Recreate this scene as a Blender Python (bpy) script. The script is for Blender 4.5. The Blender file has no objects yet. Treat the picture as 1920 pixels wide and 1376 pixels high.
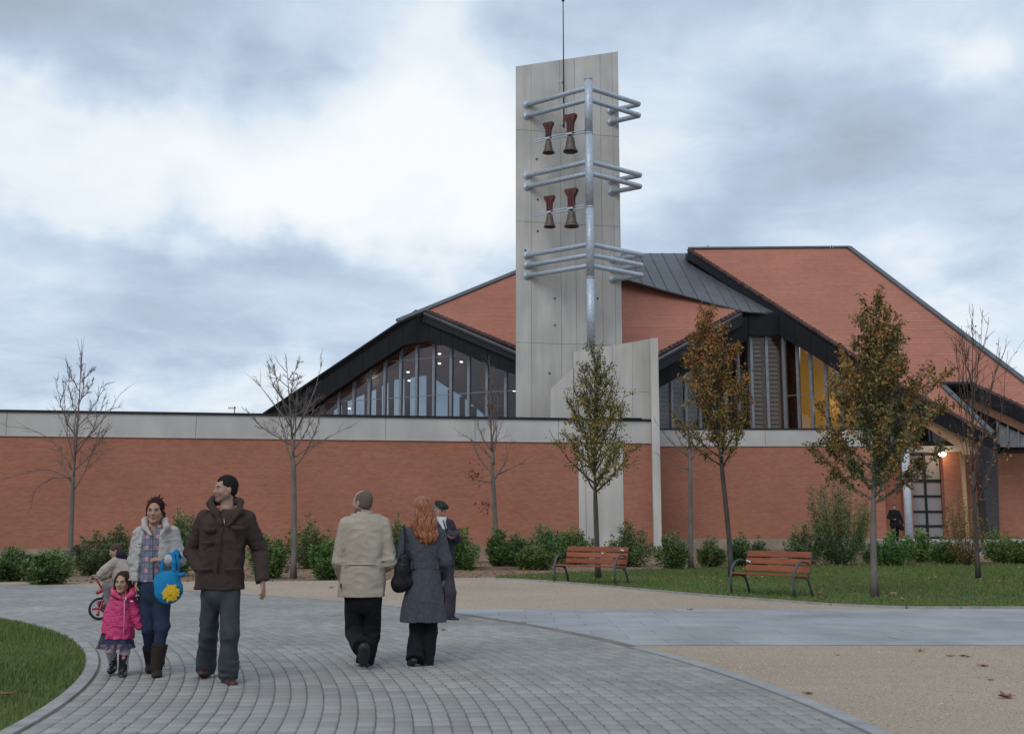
import bpy, math, random
import numpy as np
from mathutils import Vector, Matrix
random.seed(7)
rng = np.random.default_rng(7)
S = bpy.context.scene
COL = S.collection

# ------------------------------------------------------------------ camera
F = 2050.0; CX, CY = 960.0, 688.0; CAMZ = 1.37
TH = math.atan(297.0 / F); CT, ST = math.cos(TH), math.sin(TH)
cd = bpy.data.cameras.new('camera'); cam = bpy.data.objects.new('camera', cd); COL.objects.link(cam)
cam.location = (0, 0, CAMZ); cam.rotation_euler = (math.pi / 2 + TH, 0, 0)
cd.sensor_width = 36.0; cd.lens = F / 1920 * 36.0; cd.clip_start = 0.1; cd.clip_end = 3000
S.camera = cam

def ray(px, py):
    u = (px - CX) / F; v = (CY - py) / F
    return np.array((u, CT - v * ST, ST + v * CT))
def W(px, py, Y):
    d = ray(px, py); return np.array((0, 0, CAMZ)) + d * (Y / d[1])
def G(px, py, z=0.0):
    d = ray(px, py); return np.array((0, 0, CAMZ)) + d * ((z - CAMZ) / d[2])
def XY(px, Y):
    p = W(px, 985, Y); return np.array((p[0], p[1]))
def hit(px, py, p0, n):
    d = ray(px, py); o = np.array((0, 0, CAMZ)); t = np.dot(np.asarray(p0) - o, n) / np.dot(d, n)
    return o + d * t
def vplane(a, b):
    a = np.array((a[0], a[1], 0.)); b = np.array((b[0], b[1], 0.)); t = (b - a) / np.linalg.norm(b - a)
    return a, np.array((t[1], -t[0], 0.)), t          # point, normal towards camera side, tangent
def plane3(a, b, c):
    n = np.cross(np.asarray(b) - a, np.asarray(c) - a); n = n / np.linalg.norm(n)
    if n[2] < 0: n = -n
    return np.asarray(a), n

# ------------------------------------------------------------------ world
w = bpy.data.worlds.new('World'); S.world = w; w.use_nodes = True
nt = w.node_tree; nt.nodes.clear()
def N(t, **k):
    n = nt.nodes.new(t)
    for a, b in k.items(): setattr(n, a, b)
    return n
def L(a, b): nt.links.new(a, b)
def mth(op, a, b=None, c=None, clamp=False):
    n = N('ShaderNodeMath', operation=op, use_clamp=clamp)
    for i, x in enumerate((a, b, c)):
        if x is None: continue
        if isinstance(x, (int, float)): n.inputs[i].default_value = x
        else: L(x, n.inputs[i])
    return n.outputs[0]
out = N('ShaderNodeOutputWorld')
SUN_EL, SUN_AZ = math.radians(42), math.radians(205)
sky = N('ShaderNodeTexSky', sky_type='NISHITA', sun_disc=False)
sky.sun_elevation = SUN_EL; sky.sun_rotation = SUN_AZ; sky.dust_density = 2.0
bg1 = N('ShaderNodeBackground'); bg1.inputs[1].default_value = 0.10; L(sky.outputs[0], bg1.inputs[0])
tc = N('ShaderNodeTexCoord'); D0 = tc.outputs['Generated']
wn = N('ShaderNodeTexNoise'); wn.inputs['Scale'].default_value = 5.0; wn.inputs['Detail'].default_value = 5; L(D0, wn.inputs['Vector'])
v1 = N('ShaderNodeVectorMath', operation='SUBTRACT'); L(wn.outputs['Color'], v1.inputs[0]); v1.inputs[1].default_value = (.5, .5, .5)
v2 = N('ShaderNodeVectorMath', operation='MULTIPLY'); L(v1.outputs[0], v2.inputs[0]); v2.inputs[1].default_value = (.36, .1, .26)
v3 = N('ShaderNodeVectorMath', operation='ADD'); L(v2.outputs[0], v3.inputs[0]); L(D0, v3.inputs[1])
sep = N('ShaderNodeSeparateXYZ'); L(D0, sep.inputs[0])
zz = mth('MAXIMUM', mth('ADD', sep.outputs[2], .17), .05)
cmb = N('ShaderNodeCombineXYZ'); L(mth('DIVIDE', sep.outputs[0], zz), cmb.inputs[0]); L(mth('DIVIDE', sep.outputs[1], zz), cmb.inputs[1])
n1 = N('ShaderNodeTexNoise'); n1.inputs['Scale'].default_value = 1.5; n1.inputs['Detail'].default_value = 9; n1.inputs['Roughness'].default_value = .58
n1.inputs['Distortion'].default_value = .35; L(cmb.outputs[0], n1.inputs['Vector'])
n2 = N('ShaderNodeTexNoise'); n2.inputs['Scale'].default_value = .42; n2.inputs['Detail'].default_value = 4; L(cmb.outputs[0], n2.inputs['Vector'])
f = mth('ADD', mth('MULTIPLY', mth('SUBTRACT', n1.outputs[0], .5), .80), .475)
f = mth('ADD', f, mth('MULTIPLY', mth('SUBTRACT', n2.outputs[0], .5), .35))
n3 = N('ShaderNodeTexNoise'); n3.inputs['Scale'].default_value = 5.5; n3.inputs['Detail'].default_value = 8; n3.inputs['Roughness'].default_value = .6; n3.inputs['Distortion'].default_value = .6; L(cmb.outputs[0], n3.inputs['Vector'])
f = mth('ADD', f, mth('MULTIPLY', mth('SUBTRACT', n3.outputs[0], .5), .27))
for (bx, by, sx, sy, wt) in ((740, 190, 190, 150, .50), (560, 270, 170, 110, .36), (330, 370, 270, 75, .34), (20, 330, 190, 70, .2), (900, 290, 110, 120, .3), (1250, 290, 150, 60, .2),
                             (1775, 150, 60, 34, .36), (1500, 140, 200, 45, .10), (200, 40, 420, 90, -.26), (420, 500, 330, 45, -.22), (130, 190, 220, 60, -.18),
                             (1450, 330, 250, 90, -.14), (1100, 60, 260, 50, -.12), (120, 640, 420, 55, -.08), (300, 735, 500, 30, .22), (1880, 600, 170, 80, .20),
                             (620, 410, 130, 30, .22), (1750, 400, 300, 70, -.12)):
    c = ray(bx, by); c = c / np.linalg.norm(c)
    a = N('ShaderNodeVectorMath', operation='SUBTRACT'); L(v3.outputs[0], a.inputs[0]); a.inputs[1].default_value = c
    b = N('ShaderNodeVectorMath', operation='MULTIPLY'); L(a.outputs[0], b.inputs[0]); b.inputs[1].default_value = (F / sx, F / max(sx, 300), F / sy)
    d = N('ShaderNodeVectorMath', operation='DOT_PRODUCT'); L(b.outputs[0], d.inputs[0]); L(b.outputs[0], d.inputs[1])
    g = mth('EXPONENT', mth('MULTIPLY', d.outputs['Value'], -.5))
    f = mth('MULTIPLY_ADD', g, wt * (.80 if wt > .3 else .95), f)
cr = N('ShaderNodeValToRGB'); L(f, cr.inputs[0]); el = cr.color_ramp.elements
el[0].position = .02; el[0].color = (.34, .385, .44, 1); el[1].position = 1; el[1].color = (1.0, 1.03, 1.05, 1)
for p, c in ((.20, (.42, .495, .60, 1)), (.34, (.49, .60, .76, 1)), (.50, (.63, .745, .89, 1)), (.70, (.85, .925, .99, 1))):
    e = el.new(p); e.color = c
bg2 = N('ShaderNodeBackground'); bg2.inputs[1].default_value = 1.0; L(cr.outputs[0], bg2.inputs[0])
mx = N('ShaderNodeMixShader'); mx.inputs[0].default_value = .92; L(bg1.outputs[0], mx.inputs[1]); L(bg2.outputs[0], mx.inputs[2])
L(mx.outputs[0], out.inputs[0])

ld = bpy.data.lights.new('sun', 'SUN'); ld.energy = 1.15; ld.angle = math.radians(38); ld.color = (1, .95, .87)
sun = bpy.data.objects.new('sun', ld); COL.objects.link(sun)
sd = Vector((math.sin(SUN_AZ) * math.cos(SUN_EL), math.cos(SUN_AZ) * math.cos(SUN_EL), math.sin(SUN_EL)))
sun.rotation_euler = sd.to_track_quat('Z', 'Y').to_euler()
S.view_settings.view_transform = 'Standard'; S.view_settings.look = 'None'; S.view_settings.gamma = 1; S.view_settings.exposure = 0
S.view_settings.use_curve_mapping = False

# ------------------------------------------------------------------ materials
MATS = {}
def sr(r, g, b):
    return tuple(((c / 255) / 12.92 if c / 255 <= .04045 else ((c / 255 + .055) / 1.055) ** 2.4) for c in (r, g, b))
def M(name, col, rough=.85, metal=0, col2=None, ns=4.0, stretch=(1, 1, 1), det=5, lo=.35, hi=.65, bump=None, spec=.35, attr=False, coord='Object', grime=0.0, rnd=0.0):
    """procedural material: noise mix of two colours, large mottling, fine bump"""
    if name in MATS: return MATS[name]
    m = bpy.data.materials.new(name); m.use_nodes = True; MATS[name] = m
    t = m.node_tree; p = t.nodes['Principled BSDF']; K = t.nodes.new; lk = t.links.new
    p.inputs['Roughness'].default_value = rough; p.inputs['Metallic'].default_value = metal; p.inputs['Specular IOR Level'].default_value = spec
    c = K('ShaderNodeTexCoord'); mp = K('ShaderNodeMapping'); lk(c.outputs[coord], mp.inputs[0]); mp.inputs['Scale'].default_value = stretch
    no = K('ShaderNodeTexNoise'); no.inputs['Scale'].default_value = ns; no.inputs['Detail'].default_value = det; lk(mp.outputs[0], no.inputs['Vector'])
    r = K('ShaderNodeMapRange'); r.inputs[1].default_value = lo; r.inputs[2].default_value = hi; lk(no.outputs[0], r.inputs[0])
    mix = K('ShaderNodeMix'); mix.data_type = 'RGBA'; lk(r.outputs[0], mix.inputs[0])
    mix.inputs[6].default_value = (*col, 1); mix.inputs[7].default_value = (*(col2 or tuple(x * .8 for x in col)), 1)
    o = mix.outputs[2]
    if attr:
        at = K('ShaderNodeVertexColor'); at.layer_name = 'Col'
        mm = K('ShaderNodeMix'); mm.data_type = 'RGBA'; mm.blend_type = 'MULTIPLY'; mm.inputs[0].default_value = 1; lk(o, mm.inputs[6]); lk(at.outputs[0], mm.inputs[7]); o = mm.outputs[2]
    if rnd:
        oi = K('ShaderNodeObjectInfo'); q = K('ShaderNodeMapRange'); lk(oi.outputs['Random'], q.inputs[0]); q.inputs[3].default_value = 1 - rnd; q.inputs[4].default_value = 1 + rnd
        vm = K('ShaderNodeVectorMath'); vm.operation = 'SCALE'; lk(o, vm.inputs[0]); lk(q.outputs[0], vm.inputs['Scale']); o = vm.outputs[0]
    if grime:
        g = K('ShaderNodeTexNoise'); g.inputs['Scale'].default_value = .35; g.inputs['Detail'].default_value = 6; lk(c.outputs[coord], g.inputs['Vector'])
        q = K('ShaderNodeMapRange'); lk(g.outputs[0], q.inputs[0]); q.inputs[1].default_value = .3; q.inputs[2].default_value = .7; q.inputs[3].default_value = 1 - grime; q.inputs[4].default_value = 1 + grime * .5
        vm = K('ShaderNodeVectorMath'); vm.operation = 'SCALE'; lk(o, vm.inputs[0]); lk(q.outputs[0], vm.inputs['Scale']); o = vm.outputs[0]
    lk(o, p.inputs['Base Color'])
    if bump:
        bn = K('ShaderNodeTexNoise'); bn.inputs['Scale'].default_value = bump[0]; bn.inputs['Detail'].default_value = 4
        lk(mp.outputs[0] if len(bump) > 3 else c.outputs[coord], bn.inputs['Vector'])
        bb = K('ShaderNodeBump'); bb.inputs['Strength'].default_value = bump[1]; bb.inputs['Distance'].default_value = bump[2]; lk(bn.outputs[0], bb.inputs['Height']); lk(bb.outputs[0], p.inputs['Normal'])
    return m

def brick_mat(name, c1, c2, mortar, bw, bh, ms, streak=.12, bump=.4, dist=.01, amp=1.0):
    m = bpy.data.materials.new(name); m.use_nodes = True; t = m.node_tree; p = t.nodes['Principled BSDF']; K = t.nodes.new; lk = t.links.new
    p.inputs['Roughness'].default_value = .88; p.inputs['Specular IOR Level'].default_value = .25
    c = K('ShaderNodeTexCoord'); b = K('ShaderNodeTexBrick'); lk(c.outputs['UV'], b.inputs['Vector'])
    b.inputs['Color1'].default_value = (*c1, 1); b.inputs['Color2'].default_value = (*c2, 1); b.inputs['Mortar'].default_value = (*mortar, 1)
    b.inputs['Scale'].default_value = 1; b.inputs['Brick Width'].default_value = bw; b.inputs['Row Height'].default_value = bh; b.inputs['Mortar Size'].default_value = ms; b.inputs['Mortar Smooth'].default_value = .3; b.inputs['Bias'].default_value = 0
    mp = K('ShaderNodeMapping'); lk(c.outputs['UV'], mp.inputs[0]); mp.inputs['Scale'].default_value = (.16, 3.2, 1)
    n = K('ShaderNodeTexNoise'); n.inputs['Scale'].default_value = 1.6; n.inputs['Detail'].default_value = 6; n.inputs['Roughness'].default_value = .65; lk(mp.outputs[0], n.inputs['Vector'])
    r = K('ShaderNodeMapRange'); lk(n.outputs[0], r.inputs[0]); r.inputs[1].default_value = .3; r.inputs[2].default_value = .7; r.inputs[3].default_value = 1 - streak; r.inputs[4].default_value = 1 + streak
    v = K('ShaderNodeVectorMath'); v.operation = 'SCALE'; lk(b.outputs[0], v.inputs[0]); lk(r.outputs[0], v.inputs['Scale'])
    n2 = K('ShaderNodeTexNoise'); n2.inputs['Scale'].default_value = .22; n2.inputs['Detail'].default_value = 5; lk(c.outputs['UV'], n2.inputs['Vector'])
    r2 = K('ShaderNodeMapRange'); lk(n2.outputs[0], r2.inputs[0]); r2.inputs[1].default_value = .3; r2.inputs[2].default_value = .7; r2.inputs[3].default_value = .88; r2.inputs[4].default_value = 1.08
    v2 = K('ShaderNodeVectorMath'); v2.operation = 'SCALE'; lk(v.outputs[0], v2.inputs[0]); lk(r2.outputs[0], v2.inputs['Scale'])
    lk(v2.outputs[0], p.inputs['Base Color'])
    bb = K('ShaderNodeBump'); bb.inputs['Strength'].default_value = bump; bb.inputs['Distance'].default_value = dist; bb.invert = True; lk(b.outputs['Fac'], bb.inputs['Height']); lk(bb.outputs[0], p.inputs['Normal'])
    MATS[name] = m; return m

def glass_mat(name, tint, refl=.10, rough=.02):
    m = bpy.data.materials.new(name); m.use_nodes = True; t = m.node_tree; t.nodes.clear(); K = t.nodes.new; lk = t.links.new
    o = K('ShaderNodeOutputMaterial'); mx = K('ShaderNodeMixShader'); tr = K('ShaderNodeBsdfTransparent'); gl = K('ShaderNodeBsdfGlossy')
    tr.inputs[0].default_value = (*tint, 1); gl.inputs['Roughness'].default_value = rough
    fr = K('ShaderNodeFresnel'); fr.inputs[0].default_value = 1.45; a = K('ShaderNodeMath'); a.operation = 'ADD'; a.use_clamp = True; lk(fr.outputs[0], a.inputs[0]); a.inputs[1].default_value = refl
    lk(a.outputs[0], mx.inputs[0]); lk(tr.outputs[0], mx.inputs[1]); lk(gl.outputs[0], mx.inputs[2]); lk(mx.outputs[0], o.inputs[0])
    MATS[name] = m; return m
def emit_mat(name, col, s):
    m = bpy.data.materials.new(name); m.use_nodes = True; p = m.node_tree.nodes['Principled BSDF']
    p.inputs['Base Color'].default_value = (*col, 1); p.inputs['Emission Color'].default_value = (*col, 1); p.inputs['Emission Strength'].default_value = s
    MATS[name] = m; return m

# ------------------------------------------------------------------ geometry helpers
def tag(o, label=None, cat=None, group=None, kind=None):
    if label: o['label'] = label
    if cat: o['category'] = cat
    if group: o['group'] = group
    if kind: o['kind'] = kind
    return o
def empty(name, loc=(0, 0, 0), rz=0.):
    o = bpy.data.objects.new(name, None); COL.objects.link(o); o.location = loc; o.rotation_euler = (0, 0, rz); o.empty_display_size = .2
    return o
def link(name, me, mat=None, parent=None):
    if mat and not me.materials: me.materials.append(mat)
    o = bpy.data.objects.new(name, me); COL.objects.link(o)
    if parent: o.parent = parent
    return o
def np_mesh(name, V, Fc, col=None, smooth=False):
    V = np.asarray(V, dtype=np.float32); Fc = np.asarray(Fc, dtype=np.int32); me = bpy.data.meshes.new(name)
    me.vertices.add(len(V)); me.vertices.foreach_set('co', V.ravel()); k = Fc.shape[1]
    me.loops.add(Fc.size); me.loops.foreach_set('vertex_index', Fc.ravel()); me.polygons.add(len(Fc))
    me.polygons.foreach_set('loop_start', np.arange(0, Fc.size, k, dtype=np.int32))
    if smooth: me.polygons.foreach_set('use_smooth', np.ones(len(Fc), dtype=bool))
    me.update(calc_edges=True)
    if col is not None:
        c = np.ones((len(V), 4), dtype=np.float32); c[:, :3] = col
        a = me.color_attributes.new('Col', 'FLOAT_COLOR', 'POINT'); a.data.foreach_set('color', c.ravel())
    return me

BOXF = [(0, 3, 2, 1), (4, 5, 6, 7), (0, 1, 5, 4), (1, 2, 6, 5), (2, 3, 7, 6), (3, 0, 4, 7)]
class MB:
    def __init__(s, smooth=False): s.v = []; s.f = []; s.sm = smooth; s.uv = None
    def hexa(s, p8):
        n = len(s.v); s.v += [tuple(p) for p in p8]; s.f += [tuple(n + i for i in q) for q in BOXF]; return s
    def box(s, c, size, rz=0.):
        a, b, h = (x / 2 for x in size); cz, sz = math.cos(rz), math.sin(rz)
        s.hexa([(c[0] + x * cz - y * sz, c[1] + x * sz + y * cz, c[2] + z) for z in (-h, h) for x, y in ((-a, -b), (a, -b), (a, b), (-a, b))]); return s
    def bar(s, a, b, wd, ht, up=(0, 0, 1)):
        """rectangular bar from a to b"""
        a = np.asarray(a, float); b = np.asarray(b, float); d = b - a; d /= np.linalg.norm(d); up = np.asarray(up, float)
        x = np.cross(d, up); x /= np.linalg.norm(x); y = np.cross(x, d); x = x * wd / 2; y = y * ht / 2
        s.hexa([a - x - y, a + x - y, b + x - y, b - x - y, a - x + y, a + x + y, b + x + y, b - x + y]); return s
    def prism(s, pts, ext):
        """polygon pts extruded by ext"""
        n = len(s.v); k = len(pts); ext = np.asarray(ext, float); P = [np.asarray(p, float) for p in pts]
        nn = sum(np.cross(P[i], P[(i + 1) % k]) for i in range(k))
        if np.dot(nn, ext) > 0: P = P[::-1]
        s.v += [tuple(p) for p in P] + [tuple(p + ext) for p in P]
        s.f.append(tuple(range(n, n + k))); s.f.append(tuple(range(n + 2 * k - 1, n + k - 1, -1)))
        for i in range(k): j = (i + 1) % k; s.f.append((n + i, n + k + i, n + k + j, n + j))
        return s
    def poly(s, pts):
        n = len(s.v); s.v += [tuple(p) for p in pts]; s.f.append(tuple(range(n, n + len(pts)))); return s
    def tube(s, pts, rad, k=8, cap=True):
        P = [np.asarray(p, float) for p in pts]; n0 = len(s.v)
        if not hasattr(rad, '__len__'): rad = [rad] * len(P)
        t0 = P[1] - P[0]; t0 /= np.linalg.norm(t0) + 1e-9
        u = np.cross(t0, (0, 0, 1) if abs(t0[2]) < .9 else (1, 0, 0)); u /= np.linalg.norm(u)
        for i, p in enumerate(P):
            t = P[min(i + 1, len(P) - 1)] - P[max(i - 1, 0)]; t = t / (np.linalg.norm(t) + 1e-9)
            u = u - t * np.dot(u, t); u /= np.linalg.norm(u) + 1e-9; vv = np.cross(t, u)
            for j in range(k):
                a = 2 * math.pi * j / k; s.v.append(tuple(p + rad[i] * (math.cos(a) * u + math.sin(a) * vv)))
        for i in range(len(P) - 1):
            for j in range(k):
                a = n0 + i * k + j; b = n0 + i * k + (j + 1) % k; s.f.append((a, b, b + k, a + k))
        if cap: s.f.append(tuple(range(n0 + k - 1, n0 - 1, -1))); s.f.append(tuple(range(n0 + (len(P) - 1) * k, n0 + len(P) * k)))
        return s
    def lathe(s, c, prof, k=20):
        n0 = len(s.v)
        for r, z in prof:
            for j in range(k): a = 2 * math.pi * j / k; s.v.append((c[0] + r * math.cos(a), c[1] + r * math.sin(a), c[2] + z))
        for i in range(len(prof) - 1):
            for j in range(k):
                a = n0 + i * k + j; b = n0 + i * k + (j + 1) % k; s.f.append((a, b, b + k, a + k))
        return s
    def build(s, name, mat, parent=None, uvf=None, bevel=0):
        me = bpy.data.meshes.new(name); me.from_pydata([tuple(map(float, q)) for q in s.v], [], s.f)
        if s.sm:
            me.polygons.foreach_set('use_smooth', [True] * len(me.polygons))
        if uvf:
            ul = me.uv_layers.new(name='UVMap'); co = [uvf(v.co) for v in me.vertices]
            for lp in me.loops: ul.data[lp.index].uv = co[lp.vertex_index]
        if mat: me.materials.append(mat)
        me.update(); o = bpy.data.objects.new(name, me); COL.objects.link(o)
        if parent: o.parent = parent
        if bevel:
            b = o.modifiers.new('bevel', 'BEVEL'); b.width = bevel; b.segments = 2; b.limit_method = 'ANGLE'
        return o
# ------------------------------------------------------------------ building materials
BR = brick_mat('brick', (.385, .152, .094), (.295, .113, .072), (.32, .18, .135), .25, .065, .008, streak=.06)
TILE = brick_mat('roof_tile', (.375, .155, .108), (.335, .14, .097), (.33, .137, .096), .30, .31, .012, streak=.10, bump=.05)
CONC = M('board_formed_concrete', (.505, .488, .458), .9, col2=(.425, .41, .385), ns=1.3, stretch=(1.7, 1.7, .2), grime=.17, bump=(30, .25, .01), det=8)
CBAND = M('precast_concrete', (.47, .46, .44), .85, col2=(.40, .39, .375), ns=.8, stretch=(1, 1, .5), grime=.10, bump=(40, .15, .005))
PLI = M('stained_plinth', (.30, .25, .20), .9, col2=(.22, .17, .13), ns=1.5, grime=.2)
BLACK = M('black_metal', (.012, .013, .016), .5, metal=.3, spec=.4)
FASC = M('charcoal_metal_cladding', (.012, .0125, .015), .7, col2=(.009, .0095, .012), ns=2, spec=.2)
ZINC = M('grey_zinc', (.125, .13, .14), .5, metal=.25, col2=(.10, .105, .115), ns=1.5, grime=.1)
GALV = M('galvanised_steel', (.50, .57, .64), .45, metal=.3, col2=(.34, .40, .46), ns=7, lo=.3, hi=.7, grime=.15)
MULL = M('grey_window_frame', (.24, .255, .28), .5, metal=.3)
GLASS = glass_mat('window_glass', (.50, .545, .58), .02)
GLASSY = glass_mat('clear_glass', (.9, .88, .85), .0)
CEIL = M('brown_timber_lining', (.18, .072, .05), .7, col2=(.12, .05, .036), ns=2, stretch=(6, 1, 1))
WOOD = M('glulam_timber', (.42, .26, .14), .6, col2=(.33, .19, .10), ns=3, stretch=(1, 1, 6))
BELL = M('bell_bronze', (.14, .115, .10), .55, metal=.5, col2=(.09, .075, .07), ns=5)
YOKE = M('red_painted_yoke', (.12, .034, .030), .7, col2=(.08, .024, .022), ns=8)

# ------------------------------------------------------------------ perimeter wall (left)
A0 = XY(0, 54.0); B0 = XY(1222, 58.9); WP, WN, WT = vplane(A0, B0)
def wpt(px, z, off=0.):
    q = hit(px, 985, WP, WN); q = q + WN * off; q[2] = z; return q
ZT, ZB, ZP = 6.93, 5.74, .26
wall = empty('perimeter_wall', tuple(wpt(600, 0))); tag(wall, 'long red brick wall with pale concrete band and black coping left of the tower', 'wall')
def wbox(px0, px1, z0, z1, f0, f1, mat, name, par, uv=False, gap=0.0):
    """box on the left wall plane; f0,f1 = offsets towards the camera"""
    a = wpt(px0, z0) + WT * gap; b = wpt(px1, z0) - WT * gap; loc = np.array(par.location) if par else 0
    m = MB(); P = []
    for z in (z0, z1):
        for q, o in ((a, f1), (b, f1), (b, f0), (a, f0)):
            r = q + WN * o; r[2] = z; P.append(r - loc)
    m.hexa(P)
    return m.build(name, mat, par, (lambda c: (c.x * WT[0] + c.y * WT[1], c.z)) if uv else None)
for a, b in ((-520, 1085), (1170, 1224)):
    wbox(a, b, ZP, ZB, -.3, 0, BR, 'brickwork', wall, True)
for a, b in ((-520, 1085), (1170, 1224)): wbox(a, b, -.2, ZP, -.3, .03, PLI, 'plinth', wall)
for a, b in ((1085, 1099), (1099, 1170)): wbox(a, b, -.2, ZB, -.3, .02, CONC, 'concrete_panel', wall, gap=.012)
cuts = [-520, -360, 0, 360, 720, 890, 1048, 1224]
for a, b in zip(cuts, cuts[1:]): wbox(a, b, ZB + .03, ZT, -.3, .04, CBAND, 'concrete_panel', wall, gap=.012)
wbox(-520, 1224, ZB, ZT - .02, -.28, -.01, CONC, 'band_backing', wall)
wbox(-520, 1224, ZB, ZB + .05, -.3, .07, CBAND, 'drip_ledge', wall)
for a, b in zip(cuts, cuts[1:]): wbox(a, b, ZT, ZT + .12, -.36, .12, BLACK, 'coping', wall, gap=.004)

# flat roof deck behind the wall, end walls
# ------------------------------------------------------------------ bell tower
T1 = XY(970, 61.7); T2 = XY(1164, 62.85); TP, TN, TT = vplane(T1, T2)
tower = empty('bell_tower', (float((T1[0] + T2[0]) / 2), float((T1[1] + T2[1]) / 2), 0))
tag(tower, 'tall raw concrete bell tower slab with steel tube frame and slanted top', 'bell tower')
tl = np.array(tower.location)
tA = hit(967, 125, TP, TN); tB = hit(1158.5, 97, TP, TN)
a2, b2 = tA.copy(), tB.copy(); a2[2] = b2[2] = 0
slope = (tB[2] - tA[2]) / np.linalg.norm((tB - tA)[:2])
MB().prism([a2 - tl, b2 - tl, tB - tl, tA - tl], np.array((.04, 1.3, 0))).build('core', CONC, tower)
L2 = np.linalg.norm((tB - tA)[:2])
def tpt(s, z, off=0.): q = a2 + TT * s + TN * off; q[2] = z; return q - tl
def ts(px): q = hit(px, 400, TP, TN); return float(np.dot(q - a2, TT))
cols = [0] + [ts(x) for x in (996, 1051, 1079, 1128, 1151)] + [L2]
zr = [float(hit(1060, y, TP, TN)[2]) for y in (645, 420, 250)]
rows = [(0.05, zr[0]), (zr[0], zr[1]), (zr[1], zr[2]), (zr[2], None)]
for (z0, z1) in rows:
    for s0, s1 in zip(cols, cols[1:]):
        g = .013; za, zb = (z1, z1) if z1 else (tA[2] + slope * (s0) - .01, tA[2] + slope * s1 - .01)
        MB().prism([tpt(s0 + g, z0 + g, .001), tpt(s1 - g, z0 + g, .001), tpt(s1 - g, zb - g, .001), tpt(s0 + g, za - g, .001)], TN * .03).build('concrete_panel', CONC, tower)
for (px, py) in ((1006, 299), (1008, 375), (1008, 434), (1040, 560), (1040, 610), (1120, 560), (1030, 700), (985, 470)):
    q = hit(px, py, TP, TN) + TN * .028 - tl
    MB().tube([q, q + TN * .012], .07, 10).build('form_tie_hole_disc', M('tie_hole_shade', (.08, .08, .08)), tower)  # solid dark disc, its colour standing in for shade in a tie hole
# steel frame
fa = hit(988, 400, TP, TN)[:2]; fb = W(1105, 330, 59.25)[:2]; fc = W(1202, 330, 61.7)[:2]; fd = hit(1147, 400, TP, TN)[:2]
def ring(py):
    z = W(1104, py, 59.25)[2]; P = [np.array((*q, z)) - tl for q in (fa, fb, fc, fd)]
    rr = .142
    m = MB(True)
    def corner(p, q, r, t=.22):
        d1 = (p - q) / np.linalg.norm(p - q); d2 = (r - q) / np.linalg.norm(r - q)
        return [q + d1 * t, q + d1 * t * .3 + d2 * t * .05, q + d2 * t * .3 + d1 * t * .05, q + d2 * t]
    pts = [P[0]] + corner(P[0], P[1], P[2]) + corner(P[1], P[2], P[3]) + [P[3]]
    m.tube(pts, rr, 12); o = m.build('frame_tube', GALV, tower)
    for q in (P[0], P[3]): MB(True).tube([q + np.array((*TN[:2], 0)) * .03, q + np.array((*TN[:2], 0)) * .07], .24, 14).build('wall_flange', GALV, o)
for py in (165, 187, 303, 325, 458, 478, 498): ring(py)
zt, zb = W(1102, 148, 59.25)[2], 7.0
segs = [W(1104, y, 59.25)[2] for y in (148, 250, 388, 520, 652)]
for z1, z0 in zip(segs, segs[1:]):
    q = np.array((*fb, 0)) - tl
    o = MB(True).tube([q + (0, 0, z0), q + (0, 0, z1 - .02)], .225, 16).build('frame_post', GALV, tower)
    MB(True).tube([q + (0, 0, z1 - .06), q + (0, 0, z1)], .245, 16).build('post_collar', GALV, o)
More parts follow.
